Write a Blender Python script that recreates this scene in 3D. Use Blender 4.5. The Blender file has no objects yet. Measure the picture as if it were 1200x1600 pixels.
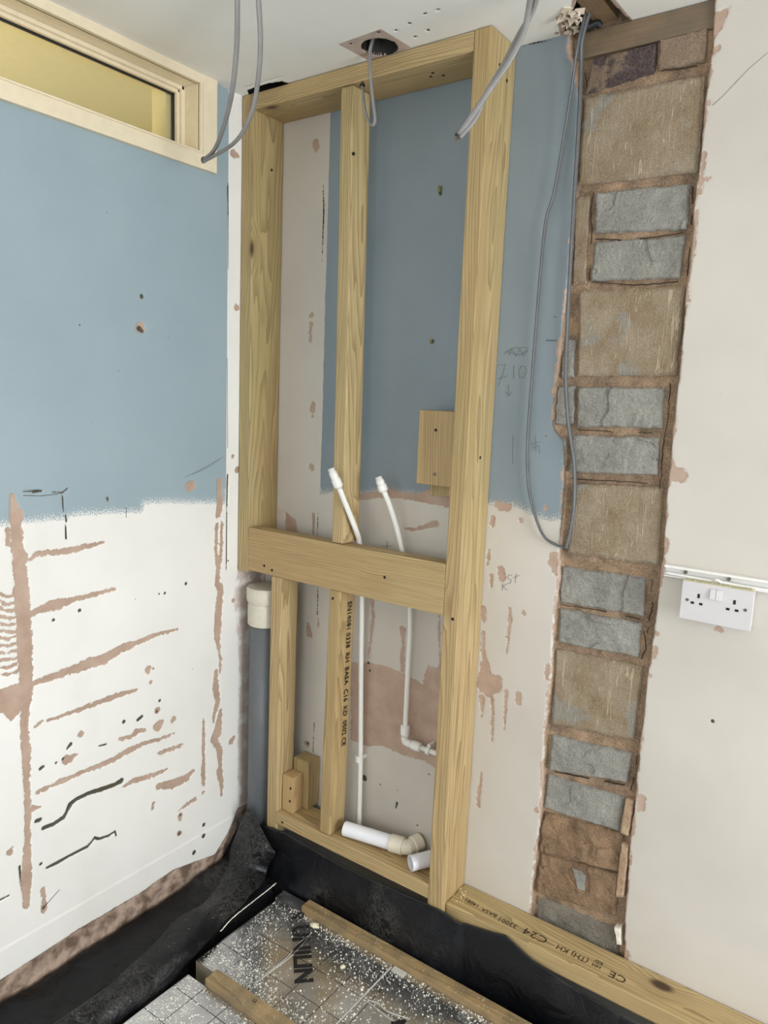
import bpy, bmesh, math, random
import numpy as np
from mathutils import Vector, Matrix, Euler

# ------------------------------------------------------------------ camera
S = bpy.context.scene
COL = S.collection
FPX = 1155.7
CAM = np.array([1.6865, -1.72, 1.54])
YAW, PITCH, ROLL = .6162, .1534, -.0405
def _rot():
    f = np.array([-math.sin(YAW)*math.cos(PITCH), math.cos(YAW)*math.cos(PITCH), -math.sin(PITCH)])
    r = np.cross(f, [0, 0, 1]); r /= np.linalg.norm(r)
    d = np.cross(f, r)
    return np.array([math.cos(ROLL)*r+math.sin(ROLL)*d, -math.sin(ROLL)*r+math.cos(ROLL)*d, f])
RT = _rot()
cd = bpy.data.cameras.new('camera'); cam = bpy.data.objects.new('camera', cd); COL.objects.link(cam)
cd.sensor_fit = 'HORIZONTAL'; cd.sensor_width = 36; cd.lens = FPX/1200*36; cd.clip_start = .02
m = Matrix.Identity(4)
for i in range(3):
    m[i][0] = RT[0][i]; m[i][1] = -RT[1][i]; m[i][2] = -RT[2][i]; m[i][3] = CAM[i]
cam.matrix_world = m
S.camera = cam
S.view_settings.view_transform = 'Standard'; S.view_settings.look = 'None'
S.view_settings.gamma = 1; S.view_settings.use_curve_mapping = False
S.view_settings.exposure = 0.10

# ------------------------------------------------------------------ world and light
W = bpy.data.worlds.new('sky'); S.world = W; W.use_nodes = True
bg = W.node_tree.nodes['Background']; bg.inputs[0].default_value = (.75, .87, 1, 1); bg.inputs[1].default_value = 1.2
ROOM_X, ROOM_Y, CEIL = 4.2, -3.4, 2.378
def area(name, loc, rot, sx, sy, power, color):
    l = bpy.data.lights.new(name, 'AREA'); l.shape = 'RECTANGLE'; l.size = sx; l.size_y = sy; l.energy = power; l.color = color
    o = bpy.data.objects.new(name, l); COL.objects.link(o); o.location = loc; o.rotation_euler = rot
    return o
# daylight entering through the window opening of the right-hand wall, and through the open side behind the camera
area('window_daylight', (ROOM_X+.10, -1.25, 1.35), (0, math.radians(90), 0), 1.45, 1.4, 106, (.93, .97, 1.0))
area('rear_window_daylight', (1.5, ROOM_Y-.1, 1.5), (math.radians(90), 0, 0), 1.7, 1.2, 20, (.97, .98, 1.0))
hl = bpy.data.lights.new('hall_lamp', 'AREA'); hl.energy = 22; hl.size = .5; hl.color = (1, .93, .74)
ho = bpy.data.objects.new('hall_lamp', hl); COL.objects.link(ho); ho.location = (-.62, -1.35, 1.2); ho.rotation_euler = (math.radians(195), 0, 0)

# ------------------------------------------------------------------ pixel of the photograph -> point on a real plane
def ray(u, v): return RT.T @ np.array([u-600, v-800, FPX])
def pY(u, v, y=0.):
    d = ray(u, v); return CAM + d*((y-CAM[1])/d[1])
def pX(u, v, x=0.):
    d = ray(u, v); return CAM + d*((x-CAM[0])/d[0])
def pZ(u, v, z=0.):
    d = ray(u, v); return CAM + d*((z-CAM[2])/d[2])

# ------------------------------------------------------------------ noise in numpy
def vnoise(a, b, freq, seed=0, octaves=3):
    out = np.zeros_like(a); amp = 1; tot = 0
    for o in range(octaves):
        rng = np.random.RandomState(seed*17+o)
        tab = rng.rand(256, 256)
        x = a*freq*2**o+100.37; y = b*freq*2**o+57.11
        xi = np.floor(x).astype(int); yi = np.floor(y).astype(int)
        fx = x-xi; fy = y-yi; fx = fx*fx*(3-2*fx); fy = fy*fy*(3-2*fy)
        g = lambda i, j: tab[(xi+i) % 256, (yi+j) % 256]
        out += amp*((g(0, 0)*(1-fx)+g(1, 0)*fx)*(1-fy)+(g(0, 1)*(1-fx)+g(1, 1)*fx)*fy)
        tot += amp; amp *= .5
    return out/tot-.5

# ------------------------------------------------------------------ material helpers
class NB:
    def __init__(s, name, rough=.6, metal=0.):
        s.m = bpy.data.materials.new(name); s.m.use_nodes = True
        s.nt = s.m.node_tree; s.N = s.nt.nodes; s.L = s.nt.links
        s.b = s.N['Principled BSDF']; s.b.inputs['Roughness'].default_value = rough; s.b.inputs['Metallic'].default_value = metal
        s._co = None
    def n(s, t, **k):
        x = s.N.new(t)
        for a, b in k.items(): setattr(x, a, b)
        return x
    def put(s, sock, v):
        if v is None: return
        if hasattr(v, 'links') or isinstance(v, bpy.types.NodeSocket): s.L.new(v, sock)
        else: sock.default_value = (*v, 1) if isinstance(v, tuple) and len(v) == 3 and sock.type == 'RGBA' else v
    def co(s):
        if not s._co: s._co = s.n('ShaderNodeTexCoord').outputs['Object']
        return s._co
    def map(s, scale=(1, 1, 1), loc=(0, 0, 0), vec=None):
        x = s.n('ShaderNodeMapping'); s.L.new(vec or s.co(), x.inputs[0]); x.inputs['Scale'].default_value = scale
        s.put(x.inputs['Location'], loc)
        return x.outputs[0]
    def noise(s, scale, vec=None, detail=4, rough=.55, dist=0.):
        x = s.n('ShaderNodeTexNoise'); s.L.new(vec or s.co(), x.inputs['Vector'])
        x.inputs['Scale'].default_value = scale; x.inputs['Detail'].default_value = detail
        x.inputs['Roughness'].default_value = rough; x.inputs['Distortion'].default_value = dist
        return x.outputs[0]
    def voro(s, scale, vec=None, feature='F1', out='Distance', rnd=1.):
        x = s.n('ShaderNodeTexVoronoi', feature=feature); s.L.new(vec or s.co(), x.inputs['Vector'])
        x.inputs['Scale'].default_value = scale; x.inputs['Randomness'].default_value = rnd
        return x.outputs[out]
    def math(s, op, a, b=None, c=None, clamp=False):
        x = s.n('ShaderNodeMath', operation=op, use_clamp=clamp)
        for i, v in enumerate((a, b, c)):
            s.put(x.inputs[i], v)
        return x.outputs[0]
    def ramp(s, v, lo, hi, a=0., b=1.):
        x = s.n('ShaderNodeMapRange'); s.put(x.inputs[0], v)
        for i, q in enumerate((lo, hi, a, b)): s.put(x.inputs[i+1], q)
        return x.outputs[0]
    def mix(s, f, a, b, mode='MIX'):
        x = s.n('ShaderNodeMix', data_type='RGBA', blend_type=mode)
        s.put(x.inputs[0], f); s.put(x.inputs[6], a); s.put(x.inputs[7], b)
        return x.outputs[2]
    def attr(s, name):
        return s.n('ShaderNodeAttribute', attribute_name=name).outputs['Fac']
    def bump(s, h, strength=.3, dist=.002, prev=None):
        x = s.n('ShaderNodeBump'); s.put(x.inputs['Height'], h); x.inputs['Strength'].default_value = strength; x.inputs['Distance'].default_value = dist
        if prev is not None: s.L.new(prev, x.inputs['Normal'])
        return x.outputs[0]
    def out(s, col=None, rough=None, normal=None):
        s.put(s.b.inputs['Base Color'], col)
        s.put(s.b.inputs['Roughness'], rough)
        if normal is not None: s.L.new(normal, s.b.inputs['Normal'])
        return s.m

def lin(r, g, b):
    f = lambda c: c/12.92 if c <= .04045 else ((c+.055)/1.055)**2.4
    return (f(r/255), f(g/255), f(b/255))

def plain(name, col, rough=.5, metal=0., var=.08, scale=40, bump=.05, bd=.0005):
    k = NB(name, rough, metal)
    n = k.noise(scale)
    c = k.mix(k.ramp(n, .3, .7), tuple(x*(1-var) for x in col), tuple(min(1, x*(1+var)) for x in col))
    return k.out(c, None, k.bump(k.noise(scale*4), bump, bd))

# --- painted, patched plaster: region masks are signed distances stored on the wall grid
def wall_material(name, w1, w2, b1, b2):
    k = NB(name, .55)
    def mask(att, amp, freq, w=.0006, off=0.):
        n = k.noise(freq, detail=5, rough=.6)
        s = k.math('ADD', k.attr(att), k.math('MULTIPLY_ADD', n, amp, -amp*.5+off))
        return k.ramp(s, -w, w)
    big = k.noise(2.2, detail=3)
    white = k.mix(k.ramp(big, .35, .65), w1, w2)
    # small knocks and dirt specks
    sp = k.voro(60); spn = k.noise(8)
    spm = k.math('MULTIPLY', k.ramp(sp, .055, .03), k.ramp(spn, .54, .60))
    white = k.mix(k.math('MULTIPLY', spm, .8), white, lin(120, 105, 90))
    dirt = k.ramp(k.noise(5, vec=k.map((1, 1, .6)), detail=6), .56, .8)
    white = k.mix(k.math('MULTIPLY', dirt, .12), white, lin(170, 155, 130))
    blue = k.mix(k.ramp(k.noise(3.1), .35, .65), b1, b2)
    fleck = k.math('MULTIPLY', k.math('MULTIPLY', k.ramp(k.voro(24), .07, .045), k.ramp(k.noise(6), .6, .68)), .6)
    blue = k.mix(fleck, blue, lin(70, 80, 84))
    # the roller edge breaks up into flecks over the last centimetre or two
    fine = k.noise(330, detail=2)
    sb = k.math('ADD', k.attr('blue'), k.math('MULTIPLY_ADD', fine, .10, -.054))
    sb = k.math('MINIMUM', sb, k.math('ADD', k.attr('blue'), k.math('MULTIPLY_ADD', k.noise(70), .012, -.004)))
    mb = k.ramp(sb, -.001, .001)
    c = k.mix(mb, white, blue)
    pinkcol = k.mix(k.ramp(k.noise(14, detail=6), .3, .7), lin(190, 172, 164), lin(214, 202, 194))
    pm = k.math('MULTIPLY', mask('pink', .03, 30, .004), k.ramp(k.noise(22, detail=6), .38, .5))
    c = k.mix(pm, c, pinkcol)
    bm = mask('brown', .020, 70)
    bcol = k.mix(k.ramp(k.noise(18, detail=6), .3, .7), lin(168, 142, 124), lin(188, 164, 146))
    c = k.mix(bm, c, bcol)
    sm = mask('soil', .018, 45, .001)
    scol = k.mix(k.ramp(k.noise(26, detail=7), .38, .62), lin(112, 94, 80), lin(190, 166, 148))
    c = k.mix(sm, c, scol)
    gm = mask('gap', .008, 120)
    c = k.mix(gm, c, lin(34, 32, 28))
    dm = mask('dark', .0025, 200)
    c = k.mix(dm, c, lin(76, 71, 56))
    # the chased-out strip: sandy mortar and crumbly backing coat
    cm = mask('chase', .002, 160)
    mort = k.mix(k.ramp(k.noise(22, detail=7), .35, .65), lin(118, 96, 76), lin(172, 142, 112))
    grit = k.ramp(k.voro(260), .2, .05)
    mort = k.mix(k.math('MULTIPLY', grit, .35), mort, lin(205, 185, 155))
    mg = k.noise(300, detail=3)
    mort = k.mix(k.ramp(mg, .36, .64), k.mix(.3, mort, (.02, .014, .01)), k.mix(.12, mort, (.8, .7, .55)))
    c = k.mix(cm, c, mort)
    h = k.math('ADD', k.math('MULTIPLY', bm, -.6), k.math('MULTIPLY', mb, .12))
    h = k.math('ADD', h, k.math('MULTIPLY', dm, -1.2))
    h = k.math('ADD', h, k.math('MULTIPLY', k.noise(120, detail=3), .12))
    h = k.math('ADD', h, k.math('MULTIPLY', k.math('MULTIPLY', cm, k.noise(70, detail=8, rough=.7)), 3.))
    nb = k.bump(h, .55, .0016)
    return k.out(c, k.ramp(cm, 0, 1, .5, .95), nb)
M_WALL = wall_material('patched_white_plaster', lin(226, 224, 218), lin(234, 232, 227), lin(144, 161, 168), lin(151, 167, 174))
M_WALLB = wall_material('patched_plaster_dimmed', lin(196, 189, 179), lin(206, 200, 190), lin(127, 140, 147), lin(135, 147, 154))  # beiger back-wall copy; the dimmer light there is painted into white and blue

def wood(name, axis, light, dark, green=.35, dirt=0.):
    k = NB(name, .62)
    oi = k.n('ShaderNodeObjectInfo').outputs['Random']
    off = k.n('ShaderNodeCombineXYZ')
    for i, q in enumerate((3.7, 5.1, 9.3)): k.L.new(k.math('MULTIPLY', oi, q), off.inputs[i])
    va = k.n('ShaderNodeVectorMath', operation='ADD'); k.L.new(k.co(), va.inputs[0]); k.L.new(off.outputs[0], va.inputs[1]); v = va.outputs[0]
    st = [1, 1, 1]; st[axis] = .09
    vs = k.map(tuple(st), vec=v)
    sep = k.n('ShaderNodeSeparateXYZ'); k.L.new(k.co(), sep.inputs[0])
    ab = [i for i in range(3) if i != axis]
    warp = k.noise(7, vec=vs, detail=2)
    warp2 = k.noise(24, vec=vs, detail=2)
    a = k.math('ADD', sep.outputs[ab[0]], k.math('MULTIPLY_ADD', oi, .05, .012))
    b = k.math('ADD', sep.outputs[ab[1]], k.math('MULTIPLY_ADD', oi, -.05, .03))
    r = k.math('SQRT', k.math('ADD', k.math('MULTIPLY', a, a), k.math('MULTIPLY', b, b)))
    r = k.math('ADD', r, k.math('MULTIPLY', warp, .085))
    r = k.math('ADD', r, k.math('MULTIPLY', warp2, .012))
    # knots bend the rings and show as dark eyes
    kst = [1, 1, 1]; kst[axis] = .55
    kn = k.voro(5.2, vec=k.map(tuple(kst), vec=v))
    eye = k.ramp(kn, .10, .05)
    halo = k.ramp(kn, .26, .05)
    r = k.math('ADD', r, k.math('MULTIPLY', halo, .01))
    ring = k.math('FRACT', k.math('MULTIPLY', r, 210.))
    ring = k.math('POWER', ring, 2.2)
    fib = [260, 260, 260]; fib[axis] = 6
    fibre = k.noise(1, vec=k.map(tuple(fib), vec=v), detail=2)
    heart = k.ramp(k.noise(5, vec=vs, detail=2), .42, .6)
    c = k.mix(k.math('MULTIPLY', ring, .70), k.mix(k.math('MULTIPLY', heart, .45), light, lin(172, 138, 86)), dark)
    c = k.mix(k.math('MULTIPLY', k.ramp(fibre, .35, .7), .28), c, tuple(x*.62 for x in dark))
    gr = k.ramp(k.noise(2.4, vec=k.map(tuple([1, 1, .35] if axis == 2 else [.35, 1, 1]), vec=v)), .42, .72)
    c = k.mix(k.math('MULTIPLY', gr, green), c, lin(122, 128, 74))
    c = k.mix(k.math('MULTIPLY', halo, .3), c, dark)
    c = k.mix(eye, c, lin(70, 46, 26))
    if dirt: c = k.mix(k.math('MULTIPLY', k.ramp(k.noise(18, detail=8), .42, .62), dirt), c, lin(96, 88, 72))
    nb = k.bump(k.math('ADD', k.math('MULTIPLY', ring, .5), fibre), .25, .0007)
    return k.out(c, None, nb)
WL, WD = lin(198, 174, 128), lin(126, 98, 60)
WOOD = [wood('treated_softwood_x', 0, WL, WD, .3), wood('treated_softwood_y', 1, WL, WD), wood('treated_softwood_z', 2, WL, WD, .3)]
FRESH = [wood('fresh_softwood_x', 0, lin(212, 182, 136), lin(170, 128, 82), .05), None, wood('fresh_softwood_z', 2, lin(212, 184, 138), lin(172, 132, 84), .05)]
DIRTY = [wood('dirty_batten_wood_x', 0, lin(176, 152, 112), lin(128, 102, 68), .15, .45), wood('dirty_joist_wood_y', 1, lin(160, 136, 108), lin(116, 92, 68), 0, .4), None]
OLD = wood('old_grey_timber_x', 0, lin(112, 100, 92), lin(84, 74, 68), 0, .5)

def block_mat(name, c1, c2, scratch=0., patch=None, pthr=.6, bump=1.2, seed=0.):
    k = NB(name, .95)
    v = k.map(loc=(seed, seed*.7, seed*1.3))
    n1 = k.noise(13, vec=v, detail=8, rough=.65)
    c = k.mix(k.ramp(n1, .35, .65), c1, c2)
    pit = k.voro(190, vec=v)
    c = k.mix(k.math('MULTIPLY', k.ramp(pit, .18, .05), .45), c, tuple(x*.45 for x in c1))
    if patch:
        pm = k.ramp(k.noise(9, vec=v, detail=6), pthr, pthr+.03)
        c = k.mix(pm, c, patch)
    grain = k.noise(330, vec=v, detail=3, rough=.6)
    c = k.mix(k.ramp(grain, .38, .62), k.mix(.16, c, (.015, .013, .01)), k.mix(.09, c, (.85, .83, .78)))
    h = k.math('ADD', k.math('MULTIPLY', k.noise(60, vec=v, detail=10, rough=.75), .7), k.math('MULTIPLY', k.voro(150, vec=v), .18))
    if scratch:
        s = k.noise(1, vec=k.map((70, 70, 4), loc=(seed, 0, 0)), detail=1.5, dist=.45)
        sm = k.ramp(k.math('ABSOLUTE', k.math('SUBTRACT', s, .5)), .020, .005)
        c = k.mix(k.math('MULTIPLY', sm, scratch), c, lin(206, 190, 162))
        h = k.math('ADD', h, k.math('MULTIPLY', sm, .3))
    return k.out(c, None, k.bump(h, 1., .006*bump))
B_GREY = [block_mat('broken_grey_block', lin(140, 138, 130), lin(172, 170, 160), seed=i*3.1, bump=1.9) for i in range(3)]
B_TAN = [block_mat('scratched_tan_block', lin(134, 112, 82), lin(158, 142, 118), .42, lin(140, 134, 122), .58, .6, seed=i*2.3) for i in range(3)]
B_BRICK = block_mat('dark_purple_brick', lin(112, 92, 74), lin(136, 112, 88), 0, lin(66, 48, 48), .45, .9)
B_BRICK2 = block_mat('brown_brick', lin(126, 104, 82), lin(142, 120, 96), 0, None, .6, .6)
B_RUB = block_mat('rubble_mortar', lin(126, 96, 66), lin(172, 138, 102), 0, lin(196, 172, 138), .66, 2.2)
B_CONC = block_mat('dark_concrete', lin(104, 98, 86), lin(138, 130, 116), 0, lin(160, 146, 124), .62, 1.)
B_PLAS = block_mat('rough_plaster_edge', lin(178, 146, 114), lin(200, 170, 138), 0, None, .6, 1.4)

M_CEIL_K = NB('ceiling_paint', .7)
def ceil_mat():
    k = M_CEIL_K
    c = k.mix(k.ramp(k.noise(3), .35, .65), lin(232, 229, 222), lin(240, 238, 232))
    cm = k.ramp(k.math('ADD', k.attr('coat'), k.math('MULTIPLY_ADD', k.noise(120), .004, -.002)), -.0005, .0005)
    c = k.mix(cm, c, k.mix(k.ramp(k.noise(30, detail=6), .35, .65), lin(168, 146, 130), lin(190, 170, 154)))
    pm = k.ramp(k.attr('patch'), -.0004, .0004)
    c = k.mix(pm, c, k.mix(k.ramp(k.noise(30, detail=6), .35, .65), lin(176, 156, 144), lin(192, 174, 162)))
    hm = k.ramp(k.attr('hole'), -.0034, -.0029)
    c = k.mix(hm, c, lin(26, 23, 21))  # shade inside the shallow ceiling holes, painted as near-black colour
    dm = k.ramp(k.math('ADD', k.attr('dark'), k.math('MULTIPLY_ADD', k.noise(160), .002, -.001)), -.0004, .0004)
    c = k.mix(dm, c, lin(58, 52, 46))
    return k.out(c, None, k.bump(k.noise(60), .15, .001))
M_CEIL = ceil_mat()
M_CREAM = plain('cream_gloss_paint', lin(226, 212, 184), .35, var=.04)
M_HALL = plain('hall_yellow_paint', lin(222, 214, 184), .6, var=.04)
M_UPVC = plain('white_upvc', lin(236, 234, 230), .35, var=.02)
M_WPIPE = plain('white_waste_pipe_plastic', lin(232, 232, 236), .28, var=.02)
M_CRPIPE = plain('cream_waste_fitting_plastic', lin(224, 216, 196), .35, var=.03)
M_PEX = plain('white_push_fit_plastic', lin(228, 226, 220), .38, var=.03)
M_SOIL = plain('grey_soil_pipe_plastic', lin(100, 103, 106), .42, var=.06)
M_CAP = plain('cream_soil_socket_plastic', lin(206, 200, 184), .45, var=.05)
M_CABLE = plain('grey_cable_sheath', lin(134, 132, 130), .42, var=.08)
M_CABLE_D = plain('dark_grey_cable_sheath', lin(92, 94, 96), .42, var=.1)
M_BLK = plain('black_tape', lin(28, 28, 32), .45)
M_INK = plain('black_ink', lin(20, 18, 16), .7)
M_INKB = plain('faded_stamp_ink', lin(64, 50, 34), .8)
M_PENCIL = plain('pencil_line', lin(112, 116, 118), .8)
M_CRACK = plain('dark_scratch_line', lin(78, 74, 64), .9)
M_TAPE = plain('foil_joint_edge', lin(196, 194, 188), .6, var=.1)
M_SCREW = plain('steel_screw', lin(120, 112, 98), .35, .9)
M_HOLE = plain('dark_screw_hole', lin(34, 24, 16), .9)
M_BRASS = plain('brass_wall_plug', lin(150, 142, 92), .5, .3)
M_WHITE_CHIP = plain('white_paint_layer', lin(232, 226, 212), .7)
M_COPPER = plain('bare_copper', lin(190, 120, 70), .35, .9)
M_CARD = plain('crumbled_plaster_shards', lin(214, 200, 182), .9, var=.15)
M_DUST = plain('white_foam_dust', lin(236, 232, 220), .9, var=.03)
M_SOCKET = plain('white_socket_plastic', lin(208, 204, 205), .3, var=.015)
M_CHIP = plain('torn_board_edge', lin(196, 190, 160), .9, var=.2, scale=300)
M_CONC = plain('concrete_floor', lin(70, 68, 66), .9)
M_FOAMEDGE = plain('insulation_side', lin(150, 140, 120), .8)
M_GREYROOM = plain('room_wall_paint', lin(214, 208, 198), .7)

def membrane_mat():
    k = NB('black_polythene', .3)
    n = k.noise(6, detail=6)
    c = k.mix(k.ramp(n, .4, .7), lin(11, 12, 16), lin(24, 25, 29))
    # dusty scuffs
    sc = k.noise(1, vec=k.map((30, 30, 30)), detail=8, rough=.75, dist=1.5)
    area_ = k.ramp(k.noise(4.5, detail=3), .52, .66)
    sm = k.math('MULTIPLY', k.ramp(k.math('ABSOLUTE', k.math('SUBTRACT', sc, .5)), .03, .0), area_)
    c = k.mix(k.math('MULTIPLY', sm, .3), c, lin(150, 146, 138))
    film = k.math('MULTIPLY', k.ramp(k.noise(5, detail=9, rough=.7), .5, .8), .13)
    c = k.mix(film, c, lin(92, 88, 82))
    h = k.noise(9, detail=5, dist=1.2)
    k.b.inputs['Specular IOR Level'].default_value = .32
    return k.out(c, k.ramp(n, .3, .7, .28, .46), k.bump(h, .6, .014))
M_MEM = membrane_mat()

def foil_mat():
    k = NB('foil_faced_insulation', .3, 1.)
    n = k.noise(8, detail=5)
    c = k.mix(k.ramp(n, .35, .65), lin(186, 188, 190), lin(212, 214, 216))
    sep = k.n('ShaderNodeSeparateXYZ'); k.L.new(k.n('ShaderNodeNewGeometry').outputs['Position'], sep.inputs[0])
    def grid(o, off):
        f = k.math('FRACT', k.math('MULTIPLY_ADD', o, 1/.0912, off))
        return k.ramp(k.math('ABSOLUTE', k.math('SUBTRACT', f, .5)), .487, .49)
    gx = grid(sep.outputs[0], -.538/.0912+20)
    gy = grid(sep.outputs[1], .4235/.0912+20)
    g = k.math('MAXIMUM', gx, gy)
    # chalky dust film
    dn = k.noise(7, detail=9, rough=.7)
    dust = k.math('MULTIPLY', k.ramp(dn, .5, .75), .25)
    c = k.mix(g, c, lin(20, 20, 20))
    c = k.mix(dust, c, lin(206, 200, 188))
    k.put(k.b.inputs['Metallic'], k.math('SUBTRACT', .95, k.math('MAXIMUM', k.math('MULTIPLY', dust, 1.2), g), clamp=True))
    h = k.noise(5, detail=5, dist=2.)
    return k.out(c, k.ramp(dust, 0, .5, .2, .5), k.bump(h, .3, .004))
M_FOIL = foil_mat()

# ------------------------------------------------------------------ object helpers
def link_mesh(name, me, mats, parent=None):
    o = bpy.data.objects.new(name, me); COL.objects.link(o)
    for m_ in (mats if isinstance(mats, list) else [mats]): me.materials.append(m_)
    if parent is not None: o.parent = parent
    return o
def empty(name, loc, label, cat, group=None):
    o = bpy.data.objects.new(name, None); COL.objects.link(o); o.location = loc; o.empty_display_size = .05
    o['label'] = label; o['category'] = cat
    if group: o['group'] = group
    return o
def wloc(o):
    v = Vector((0, 0, 0))
    while o is not None: v += o.location; o = o.parent
    return v
def obj(name, bm, mats, parent=None, label=None, cat=None, group=None, smooth=False, kind=None, origin=None, bevel=0.):
    """bm holds world coordinates; the origin is moved to the base of the piece"""
    cs = np.array([v.co[:] for v in bm.verts])
    base = Vector(((cs[:, 0].min()+cs[:, 0].max())/2, (cs[:, 1].min()+cs[:, 1].max())/2, cs[:, 2].min())) if origin is None else Vector(origin)
    bmesh.ops.translate(bm, verts=bm.verts, vec=-base)
    if bevel:
        bmesh.ops.bevel(bm, geom=[e for e in bm.edges], offset=bevel, segments=2, affect='EDGES', profile=.6)
    bmesh.ops.recalc_face_normals(bm, faces=bm.faces)
    me = bpy.data.meshes.new(name); bm.to_mesh(me); bm.free()
    if smooth:
        me.polygons.foreach_set('use_smooth', [True]*len(me.polygons))
    o = link_mesh(name, me, mats, parent)
    o.location = base-(wloc(parent) if parent is not None else Vector((0, 0, 0)))
    if label: o['label'] = label
    if cat: o['category'] = cat
    if group: o['group'] = group
    if kind: o['kind'] = kind
    return o
def box(bm, x0, x1, y0, y1, z0, z1):
    vs = [bm.verts.new((x, y, z)) for x in (x0, x1) for y in (y0, y1) for z in (z0, z1)]
    for f in ((0, 1, 3, 2), (4, 6, 7, 5), (0, 4, 5, 1), (2, 3, 7, 6), (0, 2, 6, 4), (1, 5, 7, 3)):
        bm.faces.new([vs[i] for i in f])
    return vs
def B(*a):
    bm = bmesh.new(); box(bm, *a); return bm
def hexa(bm, P):
    """8 corners: bottom ring 0-3, top ring 4-7"""
    vs = [bm.verts.new(tuple(p)) for p in P]
    for f in ((0, 3, 2, 1), (4, 5, 6, 7), (0, 1, 5, 4), (1, 2, 6, 5), (2, 3, 7, 6), (3, 0, 4, 7)):
        bm.faces.new([vs[i] for i in f])
def tube(bm, pts, r, seg=12, cap=True, flat=None):
    pts = [Vector(p) for p in pts]
    rs = r if isinstance(r, (list, tuple)) else [r]*len(pts)
    rings = []; up = None
    for i, p in enumerate(pts):
        t = (pts[min(i+1, len(pts)-1)]-pts[max(i-1, 0)]).normalized()
        if up is None:
            up = Vector((0, 0, 1)) if abs(t.z) < .9 else Vector((1, 0, 0))
        a = t.cross(up).normalized(); b = t.cross(a).normalized(); up = -b if False else up
        up = a.cross(t) if a.cross(t).dot(up) > 0 else -a.cross(t)
        q = flat or 1.
        rings.append([bm.verts.new(p+a*(rs[i]*math.cos(2*math.pi*j/seg))+up*(rs[i]*q*math.sin(2*math.pi*j/seg))) for j in range(seg)])
    for A, C in zip(rings, rings[1:]):
        for j in range(seg):
            bm.faces.new((A[j], A[(j+1) % seg], C[(j+1) % seg], C[j]))
    if cap:
        bm.faces.new(rings[0][::-1]); bm.faces.new(rings[-1])
    return rings
def spline(P, n=10):
    P = [np.array(p, float) for p in P]; Q = [2*P[0]-P[1]]+P+[2*P[-1]-P[-2]]; out = []
    for i in range(1, len(Q)-2):
        for k in range(n):
            t = k/n; a, b, c, d = Q[i-1:i+3]
            out.append(.5*((2*b)+(-a+c)*t+(2*a-5*b+4*c-d)*t*t+(-a+3*b-3*c+d)*t**3))
    out.append(P[-1]); return out
def disc_prism(bm, c, axis, r, h, seg=16):
    axis = Vector(axis).normalized(); tube(bm, [Vector(c), Vector(c)+axis*h], r, seg)
def hollow(bm, p0, p1, ro, ri, seg=24):
    p0, p1 = Vector(p0), Vector(p1); t = (p1-p0).normalized(); up = Vector((0, 0, 1)) if abs(t.z) < .9 else Vector((1, 0, 0))
    a = t.cross(up).normalized(); b = a.cross(t)
    R = [[bm.verts.new(p+a*(r*math.cos(2*math.pi*j/seg))+b*(r*math.sin(2*math.pi*j/seg))) for j in range(seg)] for p, r in ((p0, ro), (p1, ro), (p1, ri), (p0, ri))]
    for q in range(4):
        A, C = R[q], R[(q+1) % 4]
        for j in range(seg): bm.faces.new((A[j], A[(j+1) % seg], C[(j+1) % seg], C[j]))
def prism(bm, pts, vec):
    """polygon (world points) extruded by vec"""
    a = [bm.verts.new(tuple(p)) for p in pts]; b = [bm.verts.new(tuple(Vector(p)+Vector(vec))) for p in pts]
    n = len(pts); bm.faces.new(a); bm.faces.new(b[::-1])
    for i in range(n): bm.faces.new((a[i], b[i], b[(i+1) % n], a[(i+1) % n]))

# ------------------------------------------------------------------ wall grids with signed-distance marks
def sd_line(A, Bc, pts, out):
    """pts: (a, b, r); out = max(out, r - dist)"""
    for (a0, b0, r0), (a1, b1, r1) in zip(pts[:-1], pts[1:]) if len(pts) > 1 else [(pts[0], pts[0])]:
        m_ = max(r0, r1)+.03
        s = (A > min(a0, a1)-m_) & (A < max(a0, a1)+m_) & (Bc > min(b0, b1)-m_) & (Bc < max(b0, b1)+m_)
        x, y = A[s], Bc[s]; dx, dy = a1-a0, b1-b0; L = dx*dx+dy*dy
        t = np.clip(((x-a0)*dx+(y-b0)*dy)/L, 0, 1) if L > 0 else np.zeros_like(x)
        d = (r0+(r1-r0)*t)-np.hypot(x-a0-dx*t, y-b0-dy*t)
        out[s] = np.maximum(out[s], d)
def sd_poly(A, Bc, P, out):
    P = np.array(P); m_ = .03
    s = (A > P[:, 0].min()-m_) & (A < P[:, 0].max()+m_) & (Bc > P[:, 1].min()-m_) & (Bc < P[:, 1].max()+m_)
    x, y = A[s], Bc[s]; d = np.full(x.shape, 9.); ins = np.zeros(x.shape, bool)
    for (a0, b0), (a1, b1) in zip(P, np.roll(P, -1, 0)):
        dx, dy = a1-a0, b1-b0; L = dx*dx+dy*dy+1e-12
        t = np.clip(((x-a0)*dx+(y-b0)*dy)/L, 0, 1)
        d = np.minimum(d, np.hypot(x-a0-dx*t, y-b0-dy*t))
        c = (b0 > y) != (b1 > y)
        ins ^= c & (x < (a1-a0)*(y-b0)/((b1-b0) if b1 != b0 else 1e-9)+a0)
    out[s] = np.maximum(out[s], np.clip(np.where(ins, d, -d), -.03, .03))

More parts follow.
